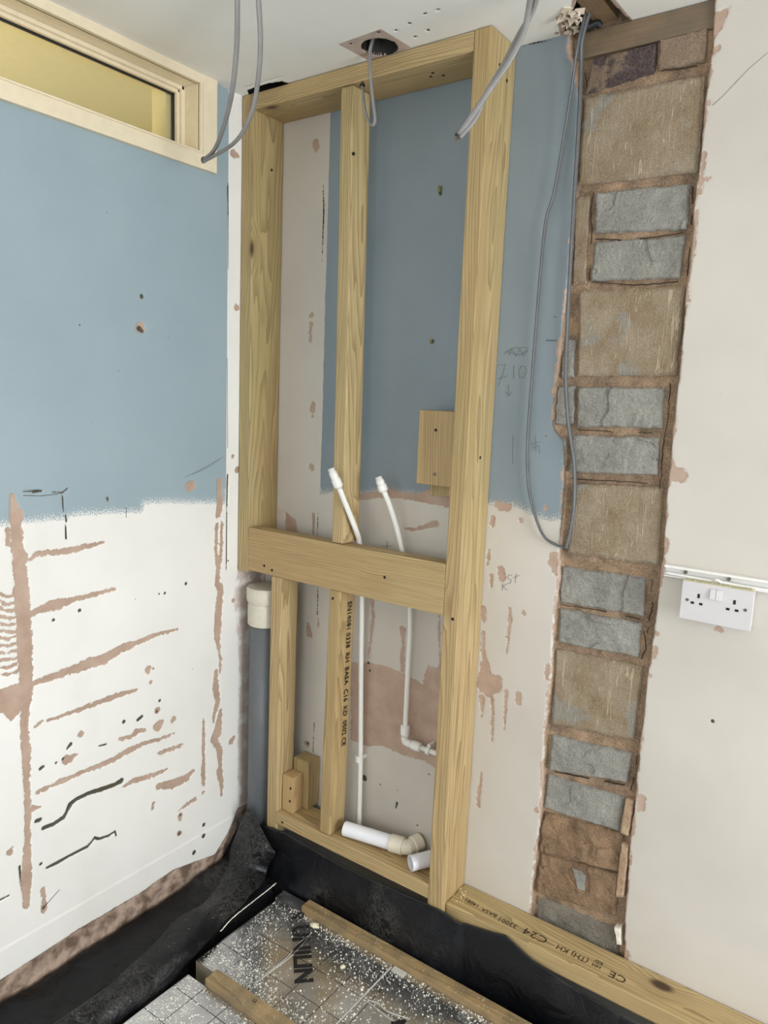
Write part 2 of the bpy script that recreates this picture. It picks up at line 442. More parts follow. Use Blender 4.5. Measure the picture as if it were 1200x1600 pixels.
def grid_wall(name, to3, a0, a1, b0, b1, step, atts, holes, extra, mat, flip=False, disp=None, parent=None):
    """to3(a, b, depth) -> xyz arrays; extra: list of rectangles (a0,a1,b0,b1) of plain wall"""
    na, nb = int(round((a1-a0)/step))+1, int(round((b1-b0)/step))+1
    A, Bc = np.meshgrid(np.linspace(a0, a1, na), np.linspace(b0, b1, nb), indexing='ij')
    A, Bc = A.ravel(), Bc.ravel()
    F = {k: np.full(A.shape, -.03) for k in atts}
    for k, fn in atts.items(): fn(A, Bc, F[k])
    D = disp(A, Bc, F) if disp else np.zeros_like(A)
    idx = np.arange(na*nb).reshape(na, nb)
    Q = np.stack([idx[:-1, :-1], idx[1:, :-1], idx[1:, 1:], idx[:-1, 1:]], -1).reshape(-1, 4)
    if holes:
        ca, cb = A[Q].mean(1), Bc[Q].mean(1); keep = np.ones(len(Q), bool)
        for h in holes: keep &= ~((ca > h[0]) & (ca < h[1]) & (cb > h[2]) & (cb < h[3]))
        Q = Q[keep]
    co = to3(A, Bc, D)
    n0 = len(A); ex = []; eq = []
    for (p, q, r, s) in extra:
        for aa, bb in ((p, r), (q, r), (q, s), (p, s)): ex.append(to3(np.array([aa]), np.array([bb]), np.array([0.]))[0])
        eq.append([n0+len(ex)-4+i for i in range(4)])
    if ex: co = np.vstack([co, np.array(ex)]); Q = np.vstack([Q, np.array(eq)])
    if flip: Q = Q[:, ::-1]
    me = bpy.data.meshes.new(name)
    me.vertices.add(len(co)); me.vertices.foreach_set('co', co.astype(np.float32).ravel())
    me.loops.add(Q.size); me.loops.foreach_set('vertex_index', Q.astype(np.int32).ravel())
    me.polygons.add(len(Q)); me.polygons.foreach_set('loop_start', np.arange(0, Q.size, 4, dtype=np.int32)); me.polygons.foreach_set('loop_total', np.full(len(Q), 4, dtype=np.int32))
    me.update(calc_edges=True); me.polygons.foreach_set('use_smooth', np.ones(len(Q), bool))
    for k in atts:
        at = me.attributes.new(k, 'FLOAT', 'POINT')
        v = np.concatenate([F[k], np.full(len(co)-n0, -.03)]).astype(np.float32); at.data.foreach_set('value', v)
    o = link_mesh(name, me, mat, parent)
    return o

# pixel strokes -> wall coordinates.  (u, v, half width in pixels)
def strokeX(L): 
    out = []
    for u, v, w in L:
        p, q = pX(u, v), pX(u, v+max(w, .5)); out.append((p[1], p[2], abs(q[2]-p[2])*(w/max(w, .5))))
    return out
def strokeY(L, y=0.):
    out = []
    for u, v, w in L:
        p, q = pY(u, v, y), pY(u, v+max(w, .5), y); out.append((p[0], p[2], abs(q[2]-p[2])*(w/max(w, .5))))
    return out
def polyX(L): return [(p[1], p[2]) for p in (pX(u, v) for u, v in L)]
def polyY(L, y=0.): return [(p[0], p[2]) for p in (pY(u, v, y) for u, v in L)]

# ---- left wall marks
LB = [  # exposed brown plaster strokes
 [(19,775,4),(24,800,9),(27,850,10),(33,900,11),(36,950,12),(38,1000,12),(41,1050,11),(43,1085,9),(38,1130,6),(41,1180,7),(42,1230,5),(44,1260,5),(43,1320,5),(41,1375,9),(42,1416,5)],
 [(33,800,4),(35,812,3)], [(12,828,4),(14,852,4)], [(40,868,5),(41,876,3)],
 [(48,874,3),(58,865,4),(100,862,4.5),(130,855,5),(163,847,1.3)],
 [(45,960,4),(70,950,7),(92,944,9),(106,940,5),(125,935,4),(180,920,2.5)],
 [(55,1067,4),(80,1058,6),(110,1048,6),(140,1037,9),(163,1030,8),(185,1016,6),(200,1010,7),(212,1005,4),(240,993,3.5),(278,983,1.3)],
 [(55,1135,2),(65,1128,3)], [(76,1126,2.5),(100,1118,2.5),(140,1103,4),(180,1088,4.5),(213,1078,2)],
 [(60,1237,3.5),(75,1231,4)], [(81,1228,2.5),(95,1221,5),(114,1213,3)], [(119,1210,3),(167,1192,4),(205,1171,4.5),(222,1163,3),(250,1155,2.5),(272,1146,1.3)],
 [(248,1177,2),(268,1171,3.5),(287,1163,2)],
 [(194,1229,2),(208,1220,4),(235,1213,4),(262,1202,1.3)],
 [(248,1229,5),(271,1225,7),(292,1215,6),(303,1204,2.5)],
 [(187,1155,3),(205,1151,3),(213,1144,5),(228,1140,2)],
 [(232,1046,6)], [(239,1045,2)], [(236,1066,3)], [(246,1110,5)], [(247,1135,8),(251,1130,6)], [(271,1124,5)], [(126,1147,5.5)], [(105,1187,8),(113,1183,5),(120,1179,1)],
 [(343,752,5),(344,790,6),(341,805,5)], [(339,820,3),(338,860,3),(340,885,3)], [(347,815,2.5),(346,860,3),(343,885,3)],
 [(341,890,4),(340,912,5),(345,920,6),(341,960,7),(340,995,6),(342,1010,3),(345,1030,2.5),(344,1050,2)],
 [(338,1050,4),(337,1075,6),(341,1095,5),(335,1120,3),(334,1128,1.5)], [(345,1110,3),(340,1145,8),(334,1155,6),(343,1170,5),(345,1200,3.5)],
 [(343,1205,6),(346,1220,4),(347,1245,1.5)],
 [(318,1122,1.2),(319,1150,3),(318,1190,2.5),(318,1205,4),(318,1225,3.5)],
 [(280,1267,1),(292,1257,3),(305,1249,3)], [(240,1255,2),(239,1264,3)], [(318,1238,2.5)],
 [(282,1275,4.5),(282,1280,3)], [(280,1302,4)], [(67,1390,4),(69,1402,3),(69,1421,5)],
 [(16,1331,5),(19,1326,3)], [(50,1263,5),(62,1262,2)],
 [(298,760,9)], [(220,512,9)],
 [(365,240,7),(370,243,5)], [(370,480,6)], [(364,713,3)], [(371,734,5)], [(365,938,4)], [(362,1158,5),(366,1153,3)],
]
for k_ in range(12):   # combed adhesive ridges beside the left edge of the picture
    y_ = 925+k_*11.5
    bow = max(0, 9-k_*1.1)
    LB.append([(-14, y_+4-bow*.2, 2.6), (0, y_+3, 2.6), (12, y_+3+bow*.6, 2.2), (26, y_+(2 if k_ > 5 else 6)-k_*.3, 2.4)])
LB_POLY = [[(-20,1082),(0,1078),(34,1066),(36,1108),(17,1130),(8,1117),(-20,1112)], [(20,916),(43,914),(46,975),(26,980)]]
LD = [[(222,463,3.6)],[(125,508,1.5)],[(263,527,1)],[(186,580,1)],[(218,513,4),(223,517,3)],
 [(35,768,.8),(60,766,1)],[(52,769,1.5),(65,767,1.6)],[(168,778,1.8),(169,782,1.6)],[(83,769,.8),(98,770,1.2),(106,763,1)],
 [(103,805,1.2),(104,815,1.6)],[(103,820,.8),(103,842,1)],
 [(68,1294,3),(84,1288,3),(100,1277,3.2),(104,1270,2.5),(110,1257,4),(118,1250,3),(137,1240,3),(160,1233,3.5),(180,1226,3),(190,1220,4)],
 [(74,1356,2),(90,1348,2.5),(110,1337,2),(137,1323,2.4),(143,1316,1.6),(148,1309,2),(155,1311,2),(170,1306,1.6),(180,1299,1.4),(182,1306,1.2)],
 [(57,1283,3),(63,1281,3)],[(64,1350,2.5)],[(250,1095,2.5)],[(246,1112,2)],[(194,1128,3)],[(216,1125,2.5),(222,1120,2.5)],[(105,1170,1.5),(111,1163,3)],[(155,1166,1.2),(166,1163,1.5)],
 [(125,954,3)],[(84,969,2.6)],[(249,928,1.7)],[(258,927,2.2)],[(291,912,2.6)],[(212,936,1)],[(99,1186,2.5)],[(64,1201,3),(68,1198,2)],[(88,1192,2)],
 [(283,1274,2)],[(281,1303,2.4)],[(319,1289,3)],[(318,1306,3.4)],[(303,1332,3.4)],[(69,1419,2.5)],[(31,1354,2),(33,1385,.6)],[(0,1407,1.5),(15,1399,1)],
 [(357,876,1.4)],[(301,1045,1)],[(356,290,.8),(357,335,1)],[(356,742,1.4),(355,790,1.6)],[(355,800,.8),(354,890,.8)],[(98,774,.7),(99,795,.8)]]
def L_blue(A, Bc, o):
    P = polyX([(0,822),(35,818),(60,815),(100,812),(115,806),(165,803),(222,801),(226,787),(258,786),(300,787),(335,787),(355,787),(357,500),(356,300),(355,137)])
    y0 = -1.45
    P = [(y0, P[0][1]-.01)]+P+[(P[-1][0], CEIL+.05), (y0, CEIL+.05)]
    # signed distance over the whole wall, but sharp at the vertical taped edge
    s = np.full(A.shape, -.03); sd_poly(A, Bc, P, s); 
    edge = (-.1755-A)
    s = np.where(A > -.2, np.minimum(np.where(Bc > 1.25, .03, s), np.clip(edge*20, -.03, .03)), s)
    o[:] = s
def mk(lines, polys=()):
    def fn(A, Bc, o):
        for L in lines: sd_line(A, Bc, L, o)
        for P in polys: sd_poly(A, Bc, P, o)
    return fn
def L_soil(A, Bc, o):
    up = polyX([(-60,1565),(0,1531),(125,1450),(217,1396),(271,1358),(335,1335),(356,1300),(372,1262),(400,1250)])
    sd_poly(A, Bc, up+[(.05, -.3), (up[0][0], -.3)], o)
    lo = polyX([(-60,1600),(0,1570)])
def L_gap(A, Bc, o):
    P = polyX([(-60,1620),(0,1578),(58,1540),(121,1500),(187,1465),(233,1425),(292,1400),(345,1345),(378,1280),(392,1262)])
    sd_poly(A, Bc, P+[(.05, -.3), (P[0][0], -.3)], o)
def L_pink(A, Bc, o):
    sd_poly(A, Bc, polyX([(372,885),(366,940),(372,1010),(374,1100),(372,1180),(374,1265),(420,1265),(425,870)]), o)
def left_disp(A, Bc, F):
    return -.0012*np.clip((F['brown']+.001)/.002, 0, 1)-.003*np.clip((F['dark']+.0005)/.0015, 0, 1) - .004*np.clip(F['soil']/.004, 0, 1) + .0018*np.clip((.152-Bc)/.004, 0, 1) + .0015*vnoise(A, Bc, 5, 3)
wall_left = grid_wall('wall_left', lambda a, b, d: np.stack([d, a, b], -1), -1.0, .0, -.06, CEIL, .003,
    {'blue': L_blue, 'brown': mk([strokeX(l) for l in LB], [polyX(p) for p in LB_POLY]), 'dark': mk([strokeX(l) for l in LD]), 'soil': L_soil, 'gap': L_gap, 'pink': L_pink, 'chase': lambda A, Bc, o: None},
    [(-2.0, -.282, 2.168, 2.362)], [(ROOM_Y, -1.3, -.06, CEIL), (-1.3, -1., -.06, 2.168), (-1.3, -1., 2.362, CEIL)], M_WALL, flip=False, disp=left_disp)
wall_left['kind'] = 'structure'

# ---- back wall marks
CH_POLY = [(889,66),(893,95),(900,140),(905,170),(902,230),(899,300),(893,380),(886,450),(878,500),(871,560),(866,620),(862,665),(868,676),(881,690),(882,730),(879,780),(874,850),(873,900),(866,960),(861,1050),(853,1120),(848,1200),(843,1290),(836,1350),(830,1400),(824,1500),
           (972,1560),(974,1500),(975,1440),(980,1380),(984,1320),(990,1270),(996,1200),(1003,1130),(1010,1060),(1018,1005),(1026,950),(1030,900),(1036,860),(1040,780),(1048,700),(1056,620),(1063,560),(1073,440),(1080,380),(1085,300),(1092,250),(1100,180),(1107,110),(1112,70),(1116,-20),(885,20)]
BBR = [[(493,222,6),(494,230,7)],[(487,492,5)],[(486,505,3),(484,520,2.5),(485,533,3)],[(489,632,5),(488,641,5)],[(488,650,3)],[(487,730,6)],[(490,803,3),(489,835,2.5)],
 [(481,975,3),(483,990,6)],[(497,968,1.4),(497,978,1.6)],[(479,1162,5.5)],
 [(581,936,4),(582,947,3),(581,950,1.3),(583,960,3.5),(582,975,3),(577,1015,1.8),(575,1030,1.5)],
 [(629,984,6),(630,1000,2.6),(629,1020,4),(629,1046,4.5)],[(686,960,1.5),(686,985,2),(688,1040,2)],
 [(630,825,1),(645,828,2.5),(662,824,3),(675,819,5),(682,818,4.5)],
 [(785,792,8),(794,793,6)],[(776,787,5)],[(771,808,3),(769,820,4)],[(814,813,4)],[(764,860,2.5),(762,880,3)],[(783,891,6.5),(784,903,6)],[(768,898,3),(767,918,2)],[(852,795,4)],
 [(755,950,4.5),(756,968,4)],[(755,988,3),(754,1015,3.5),(758,1035,5)],[(796,950,2),(798,965,3),(795,985,2.5),(792,1020,1)],[(818,958,4)],
 [(758,1040,8),(757,1070,14),(762,1078,11)],[(765,1065,12),(778,1062,7),(775,1075,9)],[(753,1090,5),(753,1120,1)],[(768,1090,3),(770,1110,2.5),(769,1158,1.5)],[(791,1080,3.5),(790,1100,2.5),(788,1140,1)],[(810,1086,5.5),(810,1098,4.5)],
 [(752,1208,1.5),(749,1235,3),(747,1258,3.2)],
 [(869,648,7),(871,662,8),(874,676,5)],[(866,868,7),(864,880,8),(868,896,4)],[(856,1040,4),(854,1060,3)],[(838,1265,4)],
 [(1047,715,4),(1050,742,9),(1062,743,12)],[(1100,240,4),(1097,270,3),(1093,300,4)],[(1088,330,3),(1083,400,3)],[(1076,470,3)],[(1040,845,5),(1038,862,5)],[(1036,875,4),(1030,915,4)],[(1026,990,4)],[(1024,1013,4),(1022,1028,3)],[(1015,1055,3)],
 [(1003,1248,6),(1001,1262,6)],[(1121,982,5),(1126,984,4)],[(978,1490,6),(972,1496,8)],[(1052,640,3)],[(1112,275,1),(1105,280,4)],[(1107,160,4)],[(1122,75,4),(1112,85,5)]]
BBR_POLY = [[(1112,22),(1142,8),(1130,40),(1116,62),(1105,62)], [(548,1035),(576,1036),(600,1040),(625,1050),(660,1068),(668,1040),(680,1042),(735,1045),(735,1215),(690,1206),(664,1190),(630,1180),(595,1165),(573,1166),(548,1156)],
 [(560,772),(585,768),(605,762),(625,768),(655,772),(665,765),(740,775),(740,800),(690,791),(660,785),(620,778),(590,779),(560,782)], [(446,800),(462,812),(466,838),(446,850)],
 [(887,60),(884,75),(888,92),(896,100),(895,60)]]
BD = [[(1113,1127,2.8)],[(687,298,3.2),(688,303,2.4)],[(675,533,3)],[(575,1036,2.4)],[(577,1048,2)],[(569,1216,4.5)],[(620,1255,2),(618,1263,1)],[(594,1226,1.3)],[(621,1235,1)],[(652,1290,1.6)],
 [(480,1162,2.2)],[(670,1210,1.4)],[(868,495,.8),(866,495,.8)]]
def chase_fn(A, Bc, o):
    sd_poly(A, Bc, polyY(CH_POLY), o)
    o += .004*vnoise(A, Bc, 45, 5, 3)+.006*vnoise(A, Bc, 12, 6, 2)
_bb = mk([strokeY(l) for l in BBR], [polyY(p) for p in BBR_POLY])
def back_brown(A, Bc, o):
    _bb(A, Bc, o)
    c = np.full(A.shape, -.03); sd_poly(A, Bc, polyY(CH_POLY), c)
    lip = c+.003+.016*vnoise(A, Bc, 26, 9, 3)
    o[:] = np.maximum(o, lip)
def back_blue(A, Bc, o):
    P = polyY([(521,-20),(516,180),(509,300),(505,440),(502,600),(500,772),(530,769),(565,772),(600,768),(640,773),(700,785),(735,787),(765,789),(800,790),(835,806),(858,814),(875,812),(885,808),(905,400),(930,-60)])
    sd_poly(A, Bc, P, o)
    q0, q1 = P[5], P[1]
    seam = q0[0]+(q1[0]-q0[0])*(Bc-q0[1])/(q1[1]-q0[1])+.004*vnoise(A, Bc, 30, 41, 3)
    near = (A < .245) & (Bc > P[5][1]+.02)
    o[near] = np.clip((A-seam)[near]*20, -.03, .03)
def back_pink(A, Bc, o):
    sd_poly(A, Bc, polyY([(380,780),(455,800),(470,845),(470,900),(380,900)]), o)
def back_gap(A, Bc, o):
    for L in ([(497,908,.4),(496,960,.9)], [(505,285,.5),(506,330,1.5),(503,410,.5)], [(497,800,.4),(496,845,.8)], [(491,1130,.7),(489,1175,.7)], [(803,72,.6),(830,68,1.3),(862,63,.5)]):
        sd_line(A, Bc, strokeY(L), o)
def back_disp(A, Bc, F):
    c = F['chase']; t = np.clip((c+.001)/.003, 0, 1)
    return t*(.021+.008*vnoise(A, Bc, 40, 11, 4)) + .0012*np.clip((F['brown']+.001)/.002, 0, 1)*(1-t) + .004*np.clip((F['dark']+.0005)/.002, 0, 1) + .0015*vnoise(A, Bc, 4, 13) + .003*np.clip((.2235-A)/.002, 0, 1)*0
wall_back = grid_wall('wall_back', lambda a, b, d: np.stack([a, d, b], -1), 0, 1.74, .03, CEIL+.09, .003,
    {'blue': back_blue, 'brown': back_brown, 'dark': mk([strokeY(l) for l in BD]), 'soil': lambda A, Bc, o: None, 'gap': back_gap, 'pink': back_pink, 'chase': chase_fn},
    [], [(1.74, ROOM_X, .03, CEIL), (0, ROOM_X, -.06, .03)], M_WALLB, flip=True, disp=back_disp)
wall_back['kind'] = 'structure'

# ---- blocks and bricks laid bare in the chase: each one a part of the wall
def block(quad, mat, name, proud=.010, rough=.0035, seed=0, rag=.003, nu=90, nv=60, facet=True):
    P = [pY(u, v, .012) for u, v in quad]
    c = [(p[0], p[2]) for p in P]
    s, t = np.meshgrid(np.linspace(0, 1, nu), np.linspace(0, 1, nv), indexing='ij')
    X = (c[0][0]*(1-s)+c[1][0]*s)*(1-t)+(c[3][0]*(1-s)+c[2][0]*s)*t
    Z = (c[0][1]*(1-s)+c[1][1]*s)*(1-t)+(c[3][1]*(1-s)+c[2][1]*s)*t
    X = X+rag*2*vnoise(X, Z, 60, seed+1); Z = Z+rag*2*vnoise(Z, X, 60, seed+2)
    h = rough*2.6*vnoise(X, Z, 34, seed+3, 6)
    if facet:   # broken faces: overlapping split planes
        g = vnoise(X, Z, 11, seed+4, 1); h += rough*1.6*np.abs(g)*2-rough*.8*np.sign(vnoise(X, Z, 14, seed+5, 2))*.5
    edge = np.minimum(np.minimum(s, 1-s)*39, np.minimum(t, 1-t)*25)
    Y = .021-proud-h+np.where(edge < .5, .004, 0)
    bm = bmesh.new(); V = [[bm.verts.new((X[i, j], Y[i, j], Z[i, j])) for j in range(nv)] for i in range(nu)]
    for i in range(nu-1):
        for j in range(nv-1): bm.faces.new((V[i][j], V[i+1][j], V[i+1][j+1], V[i][j+1]))
    ring = [(i, 0) for i in range(nu)]+[(nu-1, j) for j in range(1, nv)]+[(i, nv-1) for i in range(nu-2, -1, -1)]+[(0, j) for j in range(nv-2, 0, -1)]
    bk = [bm.verts.new((X[i, j], .045, Z[i, j])) for i, j in ring]
    for q in range(len(ring)):
        a, b = ring[q], ring[(q+1) % len(ring)]
        bm.faces.new((V[a[0]][a[1]], bk[q], bk[(q+1) % len(ring)], V[b[0]][b[1]]))
    bm.faces.new(bk)
    o = obj(name, bm, mat, wall_back, smooth=True)
    return o
G, T = B_GREY, B_TAN
BL = [([(926,92),(1027,66),(1022,112),(915,146)], B_BRICK, 'brick', .011, .002, False), ([(1031,62),(1106,44),(1101,96),(1029,108)], B_BRICK2, 'brick', .012, .0015, False),
 ([(913,152),(1101,118),(1090,268),(903,290)], T[0], 'masonry_block', .012, .0012, False), ([(900,306),(921,306),(914,444),(896,444)], T[1], 'masonry_block', .010, .0015, False),
 ([(931,302),(1078,286),(1073,358),(930,364)], G[0], 'masonry_block', .008, .003, True), ([(931,378),(1070,368),(1061,434),(922,438)], G[1], 'masonry_block', .008, .0032, True),
 ([(905,455),(1070,448),(1057,586),(902,588)], T[2], 'masonry_block', .012, .0014, False), ([(884,530),(898,530),(896,590),(878,590)], G[2], 'masonry_block', .008, .002, True),
 ([(873,604),(898,604),(895,662),(868,664)], G[1], 'masonry_block', .008, .002, True), ([(903,606),(1037,606),(1034,669),(900,667)], G[2], 'masonry_block', .009, .004, True),
 ([(894,680),(1030,684),(1026,742),(891,738)], G[0], 'masonry_block', .009, .0042, True), ([(896,756),(1036,762),(1028,884),(886,864)], T[0], 'masonry_block', .011, .0014, False),
 ([(877,886),(1009,904),(1004,962),(874,942)], G[1], 'masonry_block', .009, .0042, True), ([(874,951),(1001,975),(997,1027),(871,1003)], G[2], 'masonry_block', .009, .004, True),
 ([(868,1015),(1005,1042),(989,1158),(861,1132)], T[1], 'masonry_block', .010, .0018, False), ([(862,1149),(987,1178),(978,1222),(857,1203)], G[0], 'masonry_block', .009, .0026, True),
 ([(855,1211),(975,1247),(966,1300),(849,1262)], G[2], 'masonry_block', .008, .0024, True), ([(849,1268),(975,1304),(968,1362),(843,1330)], B_RUB, 'rubble_course', .010, .005, True),
 ([(843,1334),(967,1366),(960,1432),(838,1392)], B_RUB, 'rubble_course', .009, .005, True), ([(838,1402),(960,1452),(968,1500),(834,1470)], B_CONC, 'concrete_footing', .006, .003, False)]
for i, (q, mt, nm, pr, rg, fc) in enumerate(BL): block(q, mt, nm, pr, rg, 20+i*7, facet=fc)
block([(894,1355),(918,1358),(914,1392),(904,1390)], G[0], 'mortar_chip', .013, .002, 300, .003, 16, 16)
for i, q in enumerate([[(978,1246),(992,1250),(984,1304),(970,1300)], [(972,1316),(984,1320),(976,1400),(962,1400)], [(962,1446),(972,1448),(972,1476),(964,1474)]]):
    block(q, B_PLAS if i < 2 else M_WHITE_CHIP, 'plaster_edge_chip', .018, .003, 330+i*5, .002, 10, 20)
# old timber plate across the top of the chase
p0, p1, p2, p3 = pY(925, 88, .01), pY(1116, 40, .01), pY(1118, 6, .01), pY(918, 46, .01)
bm = bmesh.new(); box(bm, .952, 1.262, .010, .05, 2.322, 2.3765)
obj('timber_plate', bm, OLD, wall_back, bevel=.002)

rnd = random.Random(4)
# ---- pencil marks and scratches, as fine ribbons lying on the plaster
def ribbon(bm, P, nrm, w):
    P = [Vector(p) for p in P]; nrm = Vector(nrm)
    L = []
    for i, p in enumerate(P):
        t = (P[min(i+1, len(P)-1)]-P[max(i-1, 0)]).normalized(); a = t.cross(nrm).normalized()*w*.5
        L.append((bm.verts.new(p+a+nrm*.0009), bm.verts.new(p-a+nrm*.0009), bm.verts.new(p-a*1.2-nrm*.002), bm.verts.new(p+a*1.2-nrm*.002)))
    for A, C in zip(L, L[1:]):
        for j in range(4): bm.faces.new((A[j], A[(j+1) % 4], C[(j+1) % 4], C[j]))
    bm.faces.new(L[0]); bm.faces.new(L[-1][::-1])
def marks(name, lines, mat, left=False, w=.0011):
    bm = bmesh.new()
    for L in lines:
        ribbon(bm, [(pX(*q) if left else pY(*q)) for q in L], (1, 0, 0) if left else (0, -1, 0), w)
    return obj(name, bm, mat, wall_left if left else wall_back)
marks('pencil_writing', [[(778,571),(790,569),(786,585),(779,603)],[(777,592),(792,588)],[(803,571),(803,592)],[(815,572),(810,580),(812,590),(819,590),(823,580),(820,572),(815,572)],
  [(795,601),(795,619)],[(790,612),(795,619),(800,612)]], M_PENCIL)
bm = bmesh.new()
for L in ([(1083,292),(1081,330),(1079,380),(1073,430)], [(1046,600),(1044,660),(1036,690),(1034,740),(1030,772)], [(1019,905),(1017,930),(1021,948),(1014,965),(1012,990)], [(1006,985),(1010,1010),(1003,1030)], [(996,1180),(990,1215),(985,1238)],
          [(926,300),(923,330),(925,372),(921,440)], [(932,372),(990,374),(1066,364)], [(925,441),(1000,444),(1068,437)], [(903,671),(960,675),(1030,677)], [(893,748),(950,752),(1020,757)], [(878,944),(930,953),(1000,968)], [(935,953),(948,957)],
          [(866,1206),(920,1217),(975,1228)], [(915,112),(917,146)], [(1028,62),(1026,108)], [(1032,111),(1070,106),(1100,99)]):
    Q = spline([pY(u+rnd.uniform(-1.5, 1.5), v+rnd.uniform(-1, 1), .0135) for u, v in L], 7)
    Q = [q+np.array([rnd.uniform(-.0012, .0012), 0, rnd.uniform(-.0012, .0012)]) for q in Q]
    k0 = 0
    while k0 < len(Q)-2:
        k1 = min(len(Q), k0+rnd.randint(3, 8)); ribbon(bm, Q[k0:k1], (0, -1, 0), rnd.uniform(.0008, .0026)); k0 = k1-1+(rnd.randint(2, 6) if rnd.random() < .25 else 0)
obj('mortar_crack', bm, plain('dark_mortar_gap', lin(58, 44, 32), .9), wall_back)
marks('pencil_scribble', [[(788,553),(800,544),(820,543),(826,545)],[(790,549),(812,555),(824,547)],[(795,556),(800,545),(806,556),(812,545),(818,556),(825,548)],[(830,694),(845,690)],[(837,682),(838,705)],[(832,700),(842,696),(844,708)],[(802,680),(801,724)]], M_PENCIL)
marks('pencil_letters', [[(800,899),(795,898),(793,903),(799,906),(798,911),(793,912)],[(802,903),(812,899)],[(807,896),(805,911)],[(786,912),(785,923)],[(792,912),(786,917),(793,922)]], M_PENCIL, w=.0009)
marks('pencil_cross', [[(605,845),(605,858)],[(598,853),(612,853)]], M_CRACK, w=.0009)
marks('scratch', [[(1113,165),(1130,150),(1145,134),(1170,108),(1200,82)]], M_PENCIL, w=.0005)
marks('scratch', [[(853,532),(870,532)]], M_CRACK, w=.0016)
marks('scratch', [[(36,774),(62,775),(90,772)],[(36,768),(50,768),(65,767)]], M_CRACK, True, .0013)
marks('scratch', [[(290,745),(315,733),(345,716)],[(300,742),(325,730),(348,714)]], M_PENCIL, True, .0009)
marks('scratch', [[(197,793),(197,809)],[(98,776),(99,800)],[(103,822),(104,843)],[(70,1416),(82,1402),(93,1390)]], M_CRACK, True, .0012)
marks('paint_edge', [[(356.5,285),(356.5,420)],[(355,560),(355.5,700)],[(354,790),(354,880)]], M_CRACK, True, .0009)

# wall plugs left in the back wall
for (u, v) in ((687, 298), (674, 536)):
    p = pY(u, v, 0); bm = bmesh.new(); disc_prism(bm, (p[0], .002, p[2]), (.35, -1, .7), .0042, .014, 10)
    obj('wall_plug', bm, M_BRASS, wall_back, smooth=False)

# ------------------------------------------------------------------ ceiling
def zz(L): return [(p[0], p[1]) for p in (pZ(u, v, CEIL) for u, v in L)]
def c_hole(A, Bc, o):
    sd_line(A, Bc, [(.517, -.166, .042)], o)
    P = zz([(886,62),(885,42),(896,20),(906,-6),(905,-70),(940,-70),(949,0),(992,43),(1000,46),(950,64)])
    sd_poly(A, Bc, P, o); 
    sd_poly(A, Bc, zz([(388,141),(420,131),(440,128),(457,133),(430,150),(392,152)]), o)
def c_patch(A, Bc, o): sd_poly(A, Bc, zz([(528,69),(595,45),(642,74),(580,97)]), o)
def c_coat(A, Bc, o):
    sd_poly(A, Bc, zz([(874,22),(892,12),(900,-30),(958,-30),(962,0),(1000,46),(990,60),(880,72),(872,40)]), o)
    for L in ([(640,73,1),(600,80,.8)], [(875,28,5),(883,50,5)], [(870,52,3)]):
        sd_line(A, Bc, [(*zz([(u, v)])[0], w*.0018) for u, v, w in L], o)
def c_dark(A, Bc, o):
    for (u, v) in [(664,22),(684,16),(640,37),(619,48),(649,58),(669,48),(548,69),(591,51)]:
        sd_line(A, Bc, [(*zz([(u, v)])[0], .0042)], o)
    for L in ([(383,137,.5),(440,120,.6),(465,133,.5)],):
        sd_line(A, Bc, [(*zz([(u, v)])[0], w*.0016) for u, v, w in L], o)
def c_disp(A, Bc, F):
    return .05*np.clip((F['hole']+.001)/.003, 0, 1)+.004*np.clip((F['dark']+.0005)/.0015, 0, 1)+.002*vnoise(A, Bc, 3, 31)
ceiling = grid_wall('ceiling', lambda a, b, d: np.stack([a, b, CEIL+d], -1), 0, 1.95, -1.2, .05, .004,
    {'hole': c_hole, 'patch': c_patch, 'coat': c_coat, 'dark': c_dark}, [], [(1.95, ROOM_X, -1.2, .0), (0, ROOM_X, ROOM_Y, -1.2)], M_CEIL, flip=True, disp=c_disp)
ceiling['kind'] = 'structure'
bm = bmesh.new(); box(bm, .985, 1.037, -.32, .03, 2.392, 2.49)
obj('ceiling_joist', bm, DIRTY[1], ceiling, bevel=.0015)
# torn shards of plaster and paper round the cable hole
rnd = random.Random(4)
bm = bmesh.new()
for i in range(34):
    c = Vector(pZ(rnd.uniform(878, 908), rnd.uniform(16, 50), CEIL-.002)); r = rnd.uniform(.004, .014)
    a0 = rnd.random()*6; pts = [c+Vector((math.cos(a0+k*1.5)*r*rnd.uniform(.5, 1.2), math.sin(a0+k*1.5)*r*rnd.uniform(.4, 1), rnd.uniform(-.012, .004))) for k in range(4)]
    prism(bm, pts, (0, 0, .002))
obj('torn_plaster', bm, M_CARD, ceiling)

# ------------------------------------------------------------------ rest of the room shell
def struct(name, bm, mat):
    o = obj(name, bm, mat, kind='structure', origin=(0, 0, 0)); return o
bm = bmesh.new(); box(bm, 0, ROOM_X, ROOM_Y, 0, -.16, -.09); struct('floor', bm, M_CONC)
def wall_with_hole(name, axis, pos, a0, a1, h):   # wall slab 0.1 thick with one opening
    bm = bmesh.new(); ha0, ha1, hz0, hz1 = h
    for (p, q, r, s) in ((a0, ha0, -.09, CEIL), (ha1, a1, -.09, CEIL), (ha0, ha1, -.09, hz0), (ha0, ha1, hz1, CEIL)):
        if axis == 'x': box(bm, pos, pos+.1, p, q, r, s)
        else: box(bm, p, q, pos-.1, pos, r, s)
    return struct(name, bm, M_GREYROOM)
wall_with_hole('wall_right', 'x', ROOM_X, ROOM_Y, 0, (-1.95, -.55, .6, 2.1))
wall_with_hole('wall_front', 'y', ROOM_Y, 0, ROOM_X, (.6, 2.4, .9, 2.1))
